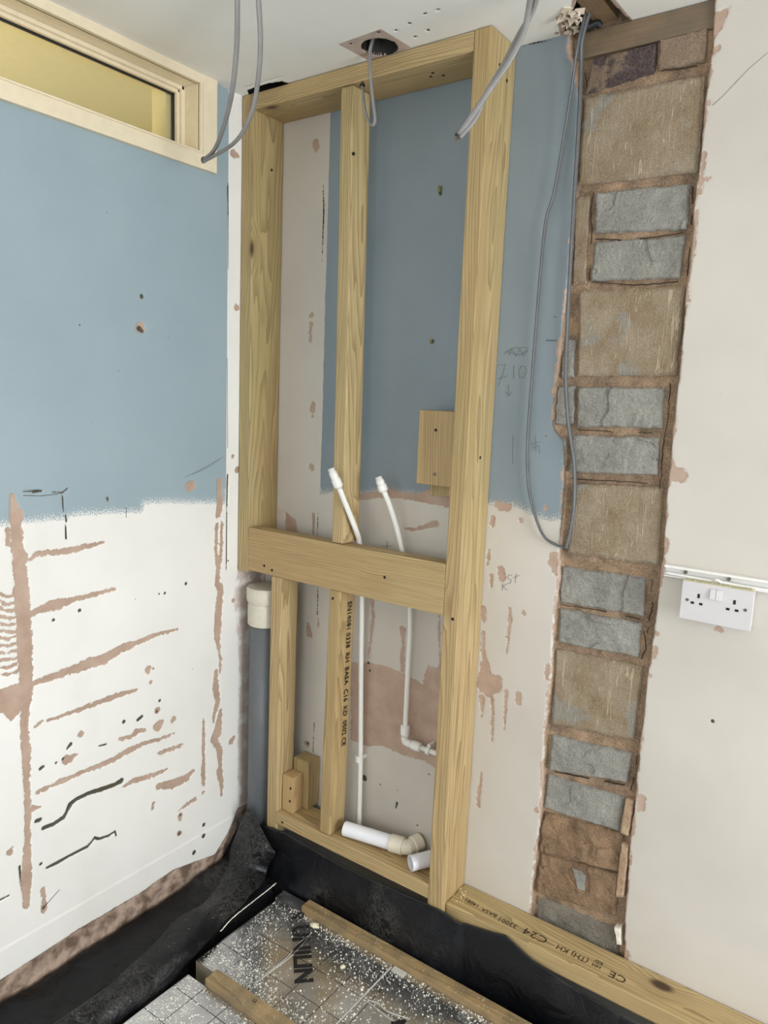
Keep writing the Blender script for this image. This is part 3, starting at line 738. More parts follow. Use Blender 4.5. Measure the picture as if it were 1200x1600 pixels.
def frame_win(name, axis, pos, a0, a1, z0, z1):
    bm = bmesh.new(); t = .05; mid = (a0+a1)/2
    for (p, q, r, s) in ((a0, a0+t, z0, z1), (a1-t, a1, z0, z1), (a0+t, a1-t, z0, z0+t), (a0+t, a1-t, z1-t, z1), (mid-.025, mid+.025, z0+t, z1-t)):
        if axis == 'x': box(bm, pos, pos+.05, p, q, r, s)
        else: box(bm, p, q, pos-.05, pos, r, s)
    return struct(name, bm, M_UPVC)
frame_win('window_2', 'x', ROOM_X+.02, -1.95, -.55, .6, 2.1)
frame_win('window_3', 'y', ROOM_Y-.02, .6, 2.4, .9, 2.1)

# hall seen through the borrowed light
bm = bmesh.new(); box(bm, -1.35, -.13, -2.3, .2, .9, 2.5); box(bm, -.131, -.13, -2.3, -1.22, .9, 2.5)
for f in list(bm.faces):
    pass
hall = obj('wall_hall', bm, M_HALL, kind='structure', origin=(0, 0, 0))
# open the hall box where it backs on to the window
bm = bmesh.new(); bm.from_mesh(hall.data)
dele = [f for f in bm.faces if all(abs(v.co.x+.13) < .0005 for v in f.verts)]
bmesh.ops.delete(bm, geom=dele, context='FACES'); bm.to_mesh(hall.data); bm.free()

# window 1: the borrowed light high in the left wall
wf = bpy.data.objects.new('window_1', None); COL.objects.link(wf); wf.location = (0, -.75, 2.138); wf['kind'] = 'structure'
Y0, Y1 = -1.27, -.232
def piece(name, args, mat=M_CREAM, bev=.0015):
    bm = bmesh.new()
    for a in args: box(bm, *a)
    return obj(name, bm, mat, wf, bevel=bev)
piece('architrave', [(-.002, .014, Y0, Y1-.046, 2.138, 2.179)]); piece('architrave', [(-.002, .014, Y0, Y1-.046, 2.354, 2.383)])
piece('architrave', [(-.002, .016, Y1-.05, Y1, 2.138, 2.383)]); piece('architrave', [(-.002, .016, Y0, Y0+.05, 2.138, 2.383)])
piece('architrave_bead', [(.010, .018, Y0+.05, Y1-.053, 2.176, 2.181)]); piece('architrave_bead', [(.010, .018, Y1-.060, Y1-.052, 2.181, 2.354)])
piece('window_lining', [(-.14, .004, Y0+.05, Y1-.058, 2.354, 2.372), (-.14, .004, Y0+.05, Y1-.058, 2.162, 2.180), (-.14, .004, -.292, -.272, 2.180, 2.354), (-.14, .004, Y0+.03, Y0+.05, 2.180, 2.354)])
piece('glazing_bead', [(-.062, -.046, Y0+.05, -.294, 2.344, 2.354), (-.062, -.046, Y0+.05, -.294, 2.180, 2.190), (-.062, -.046, -.304, -.292, 2.180, 2.354)])
piece('glazing_bead', [(-.070, -.056, Y0+.05, -.296, 2.336, 2.354), (-.070, -.056, Y0+.05, -.296, 2.180, 2.196), (-.070, -.056, -.311, -.292, 2.180, 2.354)], bev=.003)
piece('glazing_gasket', [(-.073, -.068, Y0+.05, -.300, 2.331, 2.339), (-.073, -.068, -.3150, -.308, 2.192, 2.339)], M_BLK, 0)
kg = NB('window_glass', .05)
kg.N.remove(kg.b); tr = kg.n('ShaderNodeBsdfTransparent'); gl = kg.n('ShaderNodeBsdfGlossy'); gl.inputs['Roughness'].default_value = .12
mx = kg.n('ShaderNodeMixShader'); mx.inputs[0].default_value = .10; kg.L.new(tr.outputs[0], mx.inputs[1]); kg.L.new(gl.outputs[0], mx.inputs[2])
kg.L.new(mx.outputs[0], kg.N['Material Output'].inputs[0]); tr.inputs[0].default_value = (.93, .93, .86, 1)
bm = bmesh.new(); box(bm, -.078, -.073, Y0+.05, -.296, 2.182, 2.352); obj('window_glass', bm, kg.m, wf)
piece('window_lining', [(-.14, -.080, -.330, -.312, 2.180, 2.354)], M_HALL)

# ------------------------------------------------------------------ timber stud frame
FY = -.127
stud_frame = empty('stud_frame', (.4, FY/2, .16), 'tall frame of treated timber posts, rails and studs standing in the corner', 'timber frame')
def timber(name, x0, x1, y0, y1, z0, z1, axis, parent, mats=WOOD, bev=.003, lean=None, label=None):
    bm = bmesh.new(); vs = box(bm, x0, x1, y0, y1, z0, z1)
    if lean:
        for v in vs:
            t = (v.co.z-z0)/(z1-z0); v.co.x += lean*(t)
    return obj(name, bm, mats[axis], parent, bevel=bev, label=label)
def screws(parent, pts, ax='y', hole=True):
    """pts on a face: (x, y, z); each a countersunk screw"""
    d = {'y': (0, -1, 0), 'x': (1, 0, 0), 'z': (0, 0, 1), 'mz': (0, 0, -1)}[ax]
    for p in pts:
        bm = bmesh.new(); c = Vector(p); tube(bm, [c-Vector(d)*.003, c+Vector(d)*.0006], .0042, 10)
        obj('screw', bm, M_HOLE if hole else M_SCREW, parent)
lp = timber('post', .0028, .0475, FY, -.001, .985, CEIL-.001, 2, stud_frame)
rp = timber('post', .757, .801, FY, -.001, .150, CEIL-.001, 2, stud_frame)
tr_ = timber('top_rail', .0478, .7567, FY+.001, -.001, 2.3326, CEIL-.002, 0, stud_frame)
cr = timber('cross_rail', .0478, .7567, FY, -.079, .9925, 1.128, 0, stud_frame)
us = timber('stud', .379, .421, FY+.002, -.05, 1.129, 2.330, 2, stud_frame, lean=-.014, bev=.006)
ls = timber('stud', .143, .188, FY+.002, -.05, .150, .992, 2, stud_frame, lean=.003, bev=.006)
ms = timber('stud', .364, .404, FY+.002, -.052, .2335, .992, 2, stud_frame, lean=.012, bev=.006)
pl = timber('bottom_plate', .1885, .7565, FY, -.030, .192, .2325, 0, stud_frame, bev=.002)
screws(rp, [(.786, FY, .99), (.802, -.07, 2.3), (.802, -.035, 2.29)][:1], 'y'); screws(rp, [(.801, -.08, 2.31), (.801, -.04, 2.29), (.801, -.06, 1.40)], 'x')
screws(cr, [pY(413, 884, FY), pY(425, 891, FY), pY(601, 902, FY)], 'y')
screws(us, [pY(552, 240, FY+.002)], 'y'); screws(lp, [(.0475, -.05, 2.19)], 'x')
screws(ms, [pY(520, 935, FY+.002)], 'y'); screws(pl, [pY(441, 1285, FY)], 'y')
screws(tr_, [(.60, -.06, 2.3326), (.63, -.05, 2.3326), (.615, -.075, 2.3326)], 'mz')
# the printed batch text up the side of the lower stud
def text_mesh(name, body, size, mat, parent, M, extr=.0004, sx=1., keep=None, bold=0.):
    cu = bpy.data.curves.new('tmp', 'FONT'); cu.body = body; cu.size = size; cu.extrude = extr; cu.resolution_u = 2; cu.offset = bold
    t = bpy.data.objects.new('tmp', cu); COL.objects.link(t)
    dg = bpy.context.evaluated_depsgraph_get(); me = bpy.data.meshes.new_from_object(t.evaluated_get(dg))
    bpy.data.objects.remove(t); bpy.data.curves.remove(cu)
    me.transform(M @ Matrix.Diagonal((sx, 1, 1, 1)))
    bm = bmesh.new(); bm.from_mesh(me); bpy.data.meshes.remove(me)
    if keep:
        rn = random.Random(7); dl = [f for f in bm.faces if rn.random() > keep]; bmesh.ops.delete(bm, geom=dl, context='FACES')
    return obj(name, bm, mat, parent)
def basis(xd, yd, origin):
    x = Vector(xd).normalized(); y = Vector(yd).normalized(); z = x.cross(y)
    M = Matrix.Identity(4)
    for i in range(3): M[i][0] = x[i]; M[i][1] = y[i]; M[i][2] = z[i]; M[i][3] = origin[i]
    return M
text_mesh('stamped_text', 'EN14081 0338  RH  BASA  C16  KD  0502 CE', .026, M_INK, ms, basis((-.012, 0, -1), (0, 1, 0), (.4175, -.088, .955)), sx=.9, keep=.92)

# ------------------------------------------------------------------ right-hand sole plate
sp = timber('sole_plate', .8018, 2.4, -.106, -.002, .144, .190, 0, None, bev=.005)
sp['label'] = 'treated timber sole plate with stamped lettering, along the wall right of the frame'; sp['category'] = 'timber plate'
Mz = lambda x, y: basis((-1, 0, 0), (0, -1, 0), (x, y, .1903))
text_mesh('stamped_text', 'CE', .032, M_INKB, sp, Mz(1.285, -.066), sx=1.1)
text_mesh('stamped_text', 'HM\nKD', .015, M_INKB, sp, Mz(1.222, -.068))
text_mesh('stamped_text', '(TH) KH', .024, M_INKB, sp, Mz(1.190, -.064), sx=.95)
text_mesh('stamped_text', 'C24', .034, M_INKB, sp, Mz(1.082, -.060), sx=1.15)
text_mesh('stamped_text', '33001', .020, M_INKB, sp, Mz(.998, -.066), sx=1.1)
text_mesh('stamped_text', 'BASA', .018, M_INKB, sp, Mz(.938, -.062), sx=1.1)
text_mesh('stamped_text', '14081', .018, M_INKB, sp, Mz(.882, -.058))
bm = bmesh.new()
for i in range(26):
    c = Vector((rnd.gauss(.822, .009), rnd.gauss(-.062, .014), .1905)); d = Vector((rnd.uniform(-1, 1), rnd.uniform(-1, 1), rnd.uniform(0, .8)))*.006
    prism(bm, [c, c+d, c+d+Vector((0, .002, .001)), c+Vector((.001, .002, 0))], (0, 0, .001))
obj('wood_shavings', bm, plain('pale_wood_shaving', lin(222, 198, 150), .8), None, 'little heap of pale wood shavings on the sole plate at the foot of the right post', 'wood shavings', kind='stuff')

# ------------------------------------------------------------------ backing board behind the right post and offcut blocks
bb = empty('backing_board', (.68, -.03, 1.28), 'short upright board screwed over a batten on the blue wall, left of the right post', 'timber board')
fb = timber('board', .620, .7565, -.072, -.036, 1.317, 1.512, 2, bb); timber('batten', .640, .7565, -.036, -.001, 1.285, 1.48, 2, bb)
p = pY(681, 672, -.072); screws(fb, [p], 'y')
bm = bmesh.new(); p = pY(679.5, 741, -.072); hollow(bm, (p[0], -.0735, p[2]), (p[0], -.071, p[2]), .0046, .002, 16); obj('screw', bm, M_SCREW, fb)
b1 = timber('wood_block', .1915, .2355, -.104, -.058, .2330, .352, 2, None, FRESH, bev=.0015); b1['label'] = 'small pale wood block fixed against the left stud, standing on the bottom plate'; b1['category'] = 'wood block'
screws(b1, [pY(454, 1232, -.104), pY(453, 1252, -.104)], 'y')
b2 = timber('wood_block', .194, .257, -.0565, -.004, .2330, .392, 2, None, WOOD, bev=.0015); b2['label'] = 'taller darker wood block standing against the wall behind the small pale block'; b2['category'] = 'wood block'

# ------------------------------------------------------------------ soil pipe in the corner
so = empty('soil_pipe', (.08, -.075, -.05), 'grey upright soil pipe with a cream capped socket in the corner below the left post', 'soil pipe')
cx, cy = .080, -.075
bm = bmesh.new(); tube(bm, [(cx, cy, -.08), (cx, cy, .86)], .052, 40); obj('pipe', bm, M_SOIL, so, smooth=True)
bm = bmesh.new(); prof = [(.056, .815), (.0585, .818), (.0585, .878), (.0570, .882), (.0570, .887), (.0605, .890), (.0605, .895), (.063, .897), (.063, .932), (.060, .937), (.02, .9375)]
rg = []
for r_, z_ in prof: rg.append([bm.verts.new((cx+r_*math.cos(2*math.pi*j/40), cy+r_*math.sin(2*math.pi*j/40), z_)) for j in range(40)])
for A_, C_ in zip(rg, rg[1:]):
    for j in range(40): bm.faces.new((A_[j], A_[(j+1) % 40], C_[(j+1) % 40], C_[j]))
bm.faces.new(rg[-1]); bm.faces.new(rg[0][::-1])
for f in bm.faces: f.smooth = False
obj('socket_cap', bm, M_CAP, so, smooth=False)

# ------------------------------------------------------------------ water pipes
def ring_fit(parent, p0, p1, prof, mat, name):
    """lathe between p0 and p1; prof = (t, r)"""
    bm = bmesh.new(); p0, p1 = Vector(p0), Vector(p1)
    tube(bm, [p0.lerp(p1, t) for t, r in prof], [r for t, r in prof], 20)
    return obj(name, bm, mat, parent, smooth=True)
END = [(0, .0072), (.1, .0125), (.12, .0132), (.45, .0135), (.5, .0112), (.55, .0112), (.58, .0118), (.8, .0112), (.82, .0096), (1, .0092)]
wp = empty('water_pipe', (.44, -.03, .232), 'white plastic water pipe whose capped upper end leans across the middle stud', 'water pipe')
low = [(.4445, -.03, .200), (.4395, -.030, .45), (.4300, -.032, .75), (.4290, -.038, .93), (.4300, -.050, 1.06), (.4325, -.066, 1.13)]
upp = [pY(556, 828, -.092), pY(543, 795, -.124), pY(530, 762, -.150)]
path = spline(low+[tuple(q) for q in upp], 8)
bm = bmesh.new(); tube(bm, path, .0076, 14); obj('pipe', bm, M_PEX, wp, smooth=True)
e0 = Vector(path[-1]); e1 = Vector(pY(517, 732, -.166)); ring_fit(wp, e0+(e0-e1)*.05, e1, END, M_PEX, 'push_fit_end')
p = pY(563, 1187, -.03)
bm = bmesh.new(); tube(bm, [(.4345, -.030, .447), (.4343, -.030, .467)], .0125, 16); box(bm, .429, .441, -.028, .0, .451, .463); obj('pipe_clip', bm, M_PEX, wp, bevel=.001)
wq = empty('water_pipe', (.59, -.03, .54), 'white plastic water pipe with an elbow at its foot and a capped leaning end', 'water pipe')
low = [(.5955, -.030, .585), (.5960, -.030, .80), (.5975, -.032, .92), (.590, -.038, 1.03), (.572, -.046, 1.11)]
upp = [pY(620, 825, -.058), pY(609, 790, -.072), pY(600, 768, -.082)]
path = spline(low+[tuple(q) for q in upp], 8)
bm = bmesh.new(); tube(bm, path, .0076, 14); obj('pipe', bm, M_PEX, wq, smooth=True)
e0 = Vector(path[-1]); e1 = Vector(pY(591, 745, -.090)); ring_fit(wq, e0+(e0-e1)*.05, e1, END, M_PEX, 'push_fit_end')
bm = bmesh.new()
tube(bm, [(.5955, -.030, .612), (.5955, -.030, .585), (.5955, -.030, .578)], [.0135, .0138, .011], 18)
tube(bm, spline([(.5955, -.030, .585), (.5956, -.030, .570), (.600, -.030, .562), (.612, -.030, .5605), (.622, -.030, .5605)], 4), .0108, 16)
tube(bm, [(.618, -.030, .5605), (.624, -.030, .5605), (.648, -.030, .5605), (.652, -.030, .5605)], [.011, .0138, .0135, .0115], 18)
obj('elbow', bm, M_PEX, wq, smooth=True)
bm = bmesh.new(); tube(bm, [(.64, -.030, .5605), (.756, -.030, .5605)], .0076, 14); obj('pipe', bm, M_PEX, wq, smooth=True)
bm = bmesh.new(); tube(bm, [(.671, -.030, .5605), (.683, -.030, .5605)], .0122, 16); box(bm, .672, .682, -.030, .0, .562, .578); obj('pipe_clip', bm, M_PEX, wq, bevel=.001)

# ------------------------------------------------------------------ loose waste pipes on the bottom plate
r0 = .0215; zc = .2335+r0+.003
wa = empty('waste_pipe', (.55, -.07, .2335), 'white waste pipe with a cream coupling and bend lying on the bottom plate', 'waste pipe')
A0, A1 = Vector((.438, -.093, zc)), Vector((.588, -.064, zc)); dr = (A1-A0).normalized()
bm = bmesh.new(); hollow(bm, A0, A1+dr*.01, r0, r0-.002, 28); obj('pipe', bm, M_WPIPE, wa, smooth=False)
bm = bmesh.new(); C0, C1 = A1-dr*.002, A1+dr*.040
tube(bm, [C0, C0+dr*.001, C1-dr*.002, C1], [.0235, .0252, .0252, .0225], 28)
dn = Vector((.35, 1, .12)).normalized(); E = C1+dr*.012
tube(bm, [C1-dr*.004, C1+dr*.004, E+dn*.004, E+dn*.020], .0215, 28)
obj('bend', bm, M_CRPIPE, wa, smooth=False)
bm = bmesh.new(); tube(bm, [E+dn*.016, E+dn*.018, E+dn*.044, E+dn*.046], [.0225, .0245, .0245, .022], 28); obj('collar', bm, M_CRPIPE, wa, smooth=False)
wb = empty('waste_pipe', (.70, -.07, .2335), 'short white open-ended pipe offcut lying against the foot of the right post', 'waste pipe')
bm = bmesh.new(); D0, D1 = Vector((.684, -.1075, zc-.002)), Vector((.733, -.030, zc+.001)); hollow(bm, D0, D1, .0215, .0185, 32); obj('pipe', bm, M_WPIPE, wb, smooth=False)

# ------------------------------------------------------------------ cables
def cable(name, label, strands, mat=M_CABLE, r=.0052, flat=.62, ends=(), group=None):
    root = empty(name, tuple(strands[0][0]), label, 'cable', group)
    for st in strands:
        bm = bmesh.new(); tube(bm, spline(st, 12), r, 12, flat=flat); obj('sheath', bm, mat, root, smooth=True)
    for (c, d) in ends:
        c = Vector(c); d = Vector(d).normalized()
        bm = bmesh.new(); tube(bm, [c-d*.006, c-d*.001], .0075, 10); obj('tape', bm, M_BLK, root)
        for q in range(3):
            o_ = Vector((0, (q-1)*.0032, (q-1)*.001)); bm = bmesh.new(); tube(bm, [c+o_-d*.004, c+o_+d*.006], .0018, 8); obj('wire_core', bm, M_COPPER if q == 1 else M_SCREW, root)
    return root
e_ = pY(318, 250, -.40)
ca = cable('cable', 'pair of grey cables hanging from the ceiling, their bare end at the window corner',
  [[pZ(372, -48, CEIL+.01), pY(371, 0, -.56), pY(370, 70, -.53), pY(363, 140, -.50), pY(352, 190, -.46), pY(336, 232, -.42), e_],
   [pZ(400, -48, CEIL+.01), pY(404, 0, -.53), pY(407, 70, -.50), pY(402, 135, -.47), pY(390, 185, -.45), pY(365, 224, -.43), e_+np.array([0, 0, -.004])]],
  r=.0068, ends=[(e_, Vector(e_)-Vector(pY(340, 240, -.42)))])
e2 = pY(714, 215, -.30)
cable('cable', 'pair of grey cables hanging from the ceiling in front of the right post',
  [[pZ(832, -30, CEIL+.01), pY(826, 15, -.26), pY(818, 50, -.265), pY(796, 95, -.275), pY(765, 140, -.285), pY(738, 180, -.292), e2],
   [pZ(846, -30, CEIL+.01), pY(832, 18, -.25), pY(812, 52, -.258), pY(788, 98, -.268), pY(760, 146, -.28), pY(742, 186, -.288), e2+np.array([.006, 0, -.001])]],
  r=.0062, ends=[(e2, Vector(e2)-Vector(pY(738, 180, -.292)))])
cable('cable', 'short grey cable looping out of the round ceiling hole',
  [[(.505, -.165, CEIL+.045), pY(578, 80, -.160), pY(579, 120, -.158), pY(583, 160, -.156), pY(586, 188, -.155), pY(581, 196, -.154), pY(574, 186, -.153), pY(569, 165, -.152), pY(566, 134, -.150)]],
  r=.0052, ends=[(pY(566, 131, -.150), (0, 0, 1))])
cable('cable', 'thin grey cable hanging in a long bow over the blue strip of wall',
  [[(.985, -.03, CEIL+.04), pY(903, 70, -.045), pY(893, 140, -.030), pY(880, 220, -.022), pY(866, 300, -.018), pY(853, 345, -.015), pY(845, 420, -.014), pY(836, 530, -.014), pY(829, 620, -.014), pY(824, 700, -.014), pY(826, 760, -.014), pY(836, 805, -.014), pY(850, 838, -.014), pY(868, 851, -.012), pY(882, 855, -.008)]],
  mat=M_CABLE_D, r=.0046, flat=.7)
cable('cable', 'dark grey cable hanging straight down the left side of the bare brickwork',
  [[(.995, -.03, CEIL+.04), pY(910, 60, -.03), pY(908, 100, -.016), pY(905, 180, -.012), pY(899, 280, -.012), pY(892, 400, -.012), pY(887, 500, -.012), pY(884, 590, -.012), pY(888, 660, -.010), pY(897, 725, -.006), pY(897, 790, -.006), pY(890, 835, -.008), pY(884, 857, -.010)]],
  mat=M_CABLE_D, r=.0062, flat=.7)
bm = bmesh.new(); tube(bm, spline([pY(905, 40, -.03), pY(918, 42, -.02), pY(933, 36, -.015), pY(938, 42, -.01)], 6), .008, 10)
obj('tape_bundle', bm, M_BLK, None, 'dark taped bundle tucked in the ceiling gap beside the cables above the brickwork', 'tape', smooth=True)

# ------------------------------------------------------------------ trunking and double socket
tk = empty('trunking', (1.6, -.01, 1.17), 'white mini trunking running along the wall above the double socket', 'cable trunking')
bm = bmesh.new(); X0, X1, z0, z1 = 1.262, 2.6, 1.168, 1.193
box(bm, X0, X1, -.003, .0, z0, z1); box(bm, X0, X1, -.018, -.003, z1-.002, z1); box(bm, X0, X1, -.018, -.003, z0, z0+.002)
box(bm, X0, X1, -.018, -.0165, z1-.005, z1-.002); obj('channel', bm, M_UPVC, tk)
bm = bmesh.new(); tube(bm, spline([(1.262, -.012, 1.174), (1.34, -.013, 1.173), (1.38, -.016, 1.174), (1.43, -.013, 1.172), (1.6, -.012, 1.172)], 8), .0035, 10); obj('cable', bm, M_UPVC, tk, smooth=True)
bm = bmesh.new(); tube(bm, spline([(1.366, -.014, 1.171), (1.372, -.022, 1.178), (1.380, -.020, 1.176), (1.383, -.012, 1.168)], 6), .003, 8); obj('cable_loop', bm, M_UPVC, tk, smooth=True)
for x_ in (1.305, 1.395):
    bm = bmesh.new(); tube(bm, [(x_, -.003, 1.181), (x_, -.006, 1.181)], .0042, 14); obj('screw', bm, M_SCREW, tk)
sk = empty('double_socket', (1.381, -.02, 1.086), 'white double plug socket on a deep back box, right of the bare brickwork', 'wall socket')
bm = bmesh.new(); box(bm, 1.312, 1.450, -.031, -.001, 1.087, 1.1655); obj('back_box', bm, M_SOCKET, sk, bevel=.001)
sl = [(1.345, 1.1405, .0052, .0075), (1.3335, 1.1235, .0072, .0032), (1.3510, 1.1235, .0072, .0032), (1.417, 1.1405, .0052, .0075), (1.4055, 1.1235, .0072, .0032), (1.4230, 1.1235, .0072, .0032)]
bm = bmesh.new(); box(bm, 1.309, 1.453, -.040, -.031, 1.084, 1.169); obj('faceplate', bm, M_SOCKET, sk, bevel=.0012)
for (x_, z_, w_, h_) in sl:
    bm = bmesh.new(); box(bm, x_-w_*.5, x_+w_*.5, -.0404, -.036, z_-h_*.5-.001, z_+h_*.5+.001); obj('pin_slot', bm, M_HOLE, sk)
for x_ in (1.3735, 1.3855):
    bm = bmesh.new(); vs = box(bm, x_-.0056, x_+.0056, -.0455, -.039, 1.139, 1.161)
    for v in vs:
        if v.co.y < -.042 and v.co.z > 1.15: v.co.y += .003
    obj('rocker_switch', bm, M_SOCKET, sk, bevel=.0007)
for x_ in (1.3225, 1.4395):
    bm = bmesh.new(); tube(bm, [(x_, -.039, 1.128), (x_, -.0408, 1.128)], .0034, 14); obj('screw', bm, M_SCREW, sk)
# chewed top edge of the box
bm = bmesh.new(); n_ = 60
top = [(1.311+.139*i/n_, 1.1705+.002*rnd.random()) for i in range(n_+1)]
for i in range(n_):
    a, b = top[i], top[i+1]; yb = -.006-.004*rnd.random()
    hexa(bm, [(a[0], -.0385, 1.164), (b[0], -.0385, 1.164), (b[0], yb, 1.164), (a[0], yb, 1.164), (a[0], -.0385, a[1]-.0005), (b[0], -.0385, b[1]-.0005), (b[0], yb, b[1]), (a[0], yb, a[1])])
obj('chipped_top_edge', bm, M_CHIP, sk)

# ------------------------------------------------------------------ floor build-up: polythene, insulation, battens, dust
def sheet(name, X, Y, Z, mat, label, cat, thick=.0012):
    nu, nv = X.shape; bm = bmesh.new()
    V = [[bm.verts.new((X[i, j], Y[i, j], Z[i, j])) for j in range(nv)] for i in range(nu)]
    for i in range(nu-1):
        for j in range(nv-1): bm.faces.new((V[i][j], V[i+1][j], V[i+1][j+1], V[i][j+1]))
    o = obj(name, bm, mat, None, label, cat, smooth=True)
    md = o.modifiers.new('thickness', 'SOLIDIFY'); md.thickness = thick; md.offset = 0
    return o
# hanging strip under the frame and sole plate
top = [(p_[0], p_[2]) for p_ in [pY(u, v, FY-.006) for u, v in ((415,1290),(445,1300),(520,1345),(600,1383),(665,1411),(690,1424))]]+[(p_[0], p_[2]) for p_ in [pY(u, v, -.112) for u, v in ((720,1440),(770,1456),(790,1460),(830,1497),(900,1545),(1000,1602))]]
top = [(.02, .168), (.10, .165)]+[(x, min(z, .187 if x < .85 else .2)) for x, z in top]+[(1.7, .13), (2.4, .13)]
nu, nv = 260, 30
u_ = np.linspace(.02, 2.4, nu); zt = np.interp(u_, [t[0] for t in top], [t[1] for t in top])
t_ = np.linspace(0, 1, nv)
X, T_ = np.meshgrid(u_, t_, indexing='ij'); ZT = np.repeat(zt[:, None], nv, 1)
Z = ZT*(1-T_)+(-.075)*T_
Y = np.where(X < .78, FY-.006, np.where(X < .86, FY-.006+(X-.78)/.08*.014, -.114))-.004*T_
fold = vnoise(X, Z*.4, 6, 51, 3)
Y = Y-.010*np.abs(fold)*np.clip(T_*3, 0, 1)-.006*np.clip(T_*2-1, 0, 1)
sheet('damp_proof_sheet', X, Y, Z, M_MEM, 'black polythene sheet hanging below the timber frame and sole plate along the back wall', 'plastic sheet')
# sheet over the ground, lapping up the left wall
nu, nv = 120, 60
yy = np.linspace(-.14, -1.5, nu); tt = np.linspace(0, 1, nv)
Yg, Tg = np.meshgrid(yy, tt, indexing='ij')
ridge = np.interp(-yy, [.14, .25, .35, .5, .7, 1.0, 1.5], [.045, .03, .02, .02, .02, .02, .02])[:, None]
xs = .012+Tg*.60
prof = np.interp(Tg, [0, .06, .16, .30, .38, 1], [1, .95, .55, 0, -.25, -.25])
Zg = np.where(prof > 0, ridge*prof*1.0, prof*.30)+.016*vnoise(xs*1.5, Yg, 9, 61, 4)*np.clip(1.2-Tg*2.2, 0, 1)+.02*np.abs(vnoise(xs+Yg*.6, Yg*.3, 14, 66, 2))*np.clip(1-Tg*3, 0, 1)
Zg = np.maximum(Zg-.012, -.083)
sheet('ground_sheet', xs, Yg, Zg, M_MEM, 'crumpled black polythene sheet lapping up the foot of the left wall', 'plastic sheet')
# loose flap standing up in the corner
rows = [  # (left pixel, right pixel, left x, right x, sag)
 ((386,1268),(390,1268),.055,.060), ((380,1283),(401,1285),.045,.085), ((371,1302),(413,1308),.040,.115), ((363,1322),(424,1328),.038,.145), ((358,1338),(430,1338),.040,.160),
 ((356,1356),(421,1356),.050,.170), ((345,1380),(412,1382),.060,.185), ((330,1402),(392,1402),.070,.190), ((312,1420),(378,1420),.075,.195), ((280,1436),(352,1443),.070,.200), ((255,1462),(333,1468),.075,.205), ((236,1484),(312,1490),.085,.210), ((205,1512),(288,1516),.090,.215), ((170,1545),(262,1548),.095,.222), ((120,1580),(232,1580),.10,.235), ((70,1615),(195,1618),.10,.245)]
nv = 26; L_, R_ = [], []
rows = [(a, b, xl+(max(0, .032-pX(a[0], a[1], xl)[2]) if i > 4 else 0), xr+(max(0, .012-pX(b[0], b[1], xr)[2]) if i > 4 else 0)) for i, (a, b, xl, xr) in enumerate(rows)]
Ls = spline([pX(a[0], a[1], xl) for a, b, xl, xr in rows], 4); Rs = spline([pX(b[0], b[1], min(xr, .262)) for a, b, xl, xr in rows], 4)
Ls, Rs = [np.array([q if q[1] < -.150 else CAM+(q-CAM)*((-.150-CAM[1])/(q[1]-CAM[1])) for q in A_]) for A_ in (Ls, Rs)]; t = np.linspace(0, 1, nv)[None, :, None]
Pm = Ls[:, None, :]*(1-t)+Rs[:, None, :]*t
wd = np.linalg.norm(Rs-Ls, axis=1)[:, None]
tt2 = t[..., 0]; bow = np.sin(math.pi*tt2)*wd*.16
fo = vnoise(Pm[..., 1]*1.0, Pm[..., 0]+Pm[..., 2]*.5, 11, 71, 3)*np.sin(math.pi*tt2)*.10*np.minimum(wd*2, .2)
Pm[..., 0] += bow*.7+fo; Pm[..., 2] += bow*.6+fo*.8+.01; Pm[..., 1] -= bow*.2
sheet('loose_sheet_flap', Pm[..., 0], Pm[..., 1], Pm[..., 2], M_MEM, 'pointed flap of black polythene standing up in the corner in front of the soil pipe', 'plastic sheet')

def board(name, x0, x1, y0, y1, label, z1=0., dz=.07):
    root = empty(name, ((x0+x1)/2, (y0+y1)/2, z1-dz), label, 'insulation board')
    bm = bmesh.new(); nx, ny = 40, 14
    xx, yy_ = np.meshgrid(np.linspace(x0, x1, nx), np.linspace(y0, y1, ny), indexing='ij'); zz_ = z1+.0015*vnoise(xx, yy_, 9, int(x0*100)+3, 3)
    zz_ = np.minimum(zz_, z1+.0003)
    V = [[bm.verts.new((xx[i, j], yy_[i, j], zz_[i, j])) for j in range(ny)] for i in range(nx)]
    for i in range(nx-1):
        for j in range(ny-1): bm.faces.new((V[i][j], V[i+1][j], V[i+1][j+1], V[i][j+1]))
    obj('foil_facing', bm, M_FOIL, root, smooth=True)
    bm = bmesh.new(); box(bm, x0, x1, y0, y1, z1-dz, z1-.002); obj('foam_core', bm, M_FOAMEDGE, root)
    return root
bA = board('insulation_board', .262, .694, -.512, -.1905, 'foil-faced insulation board lettered UNILIN, lying between the two floor battens in the corner')
bB = board('insulation_board', .700, 2.39, -.512, -.1905, 'foil-faced insulation board right of the white taped joint, between the two battens')
bC = board('insulation_board', .285, 1.5, -.93, -.5575, 'foil-faced insulation board on the camera side of the screwed batten')
bE = board('insulation_board', 1.503, 4.1, -.93, -.5575, 'foil-faced insulation board along the camera side of the screwed batten, at the right')
bF = board('insulation_board', .60, 4.1, -2.2, -.935, 'large foil-faced insulation board covering the floor nearest the camera')
bD = board('insulation_board', .250, .354, -.189, -.150, 'narrow foil-faced insulation strip at the left end of the back batten')
bm = bmesh.new(); box(bm, .695, .6985, -.512, -.200, -.002, .0012); obj('joint_tape', bm, M_TAPE, None, 'white taped joint running between two foil insulation boards', 'tape')
bm = bmesh.new(); vs = prism(bm, [(.702, -.192, .001), (.745, -.192, .001), (.742, -.214, .001), (.704, -.212, .001)], (0, 0, .001)); obj('foil_patch', bm, M_TAPE, bB, label='white torn patch of foil')
x_ = .40
bm = bmesh.new()
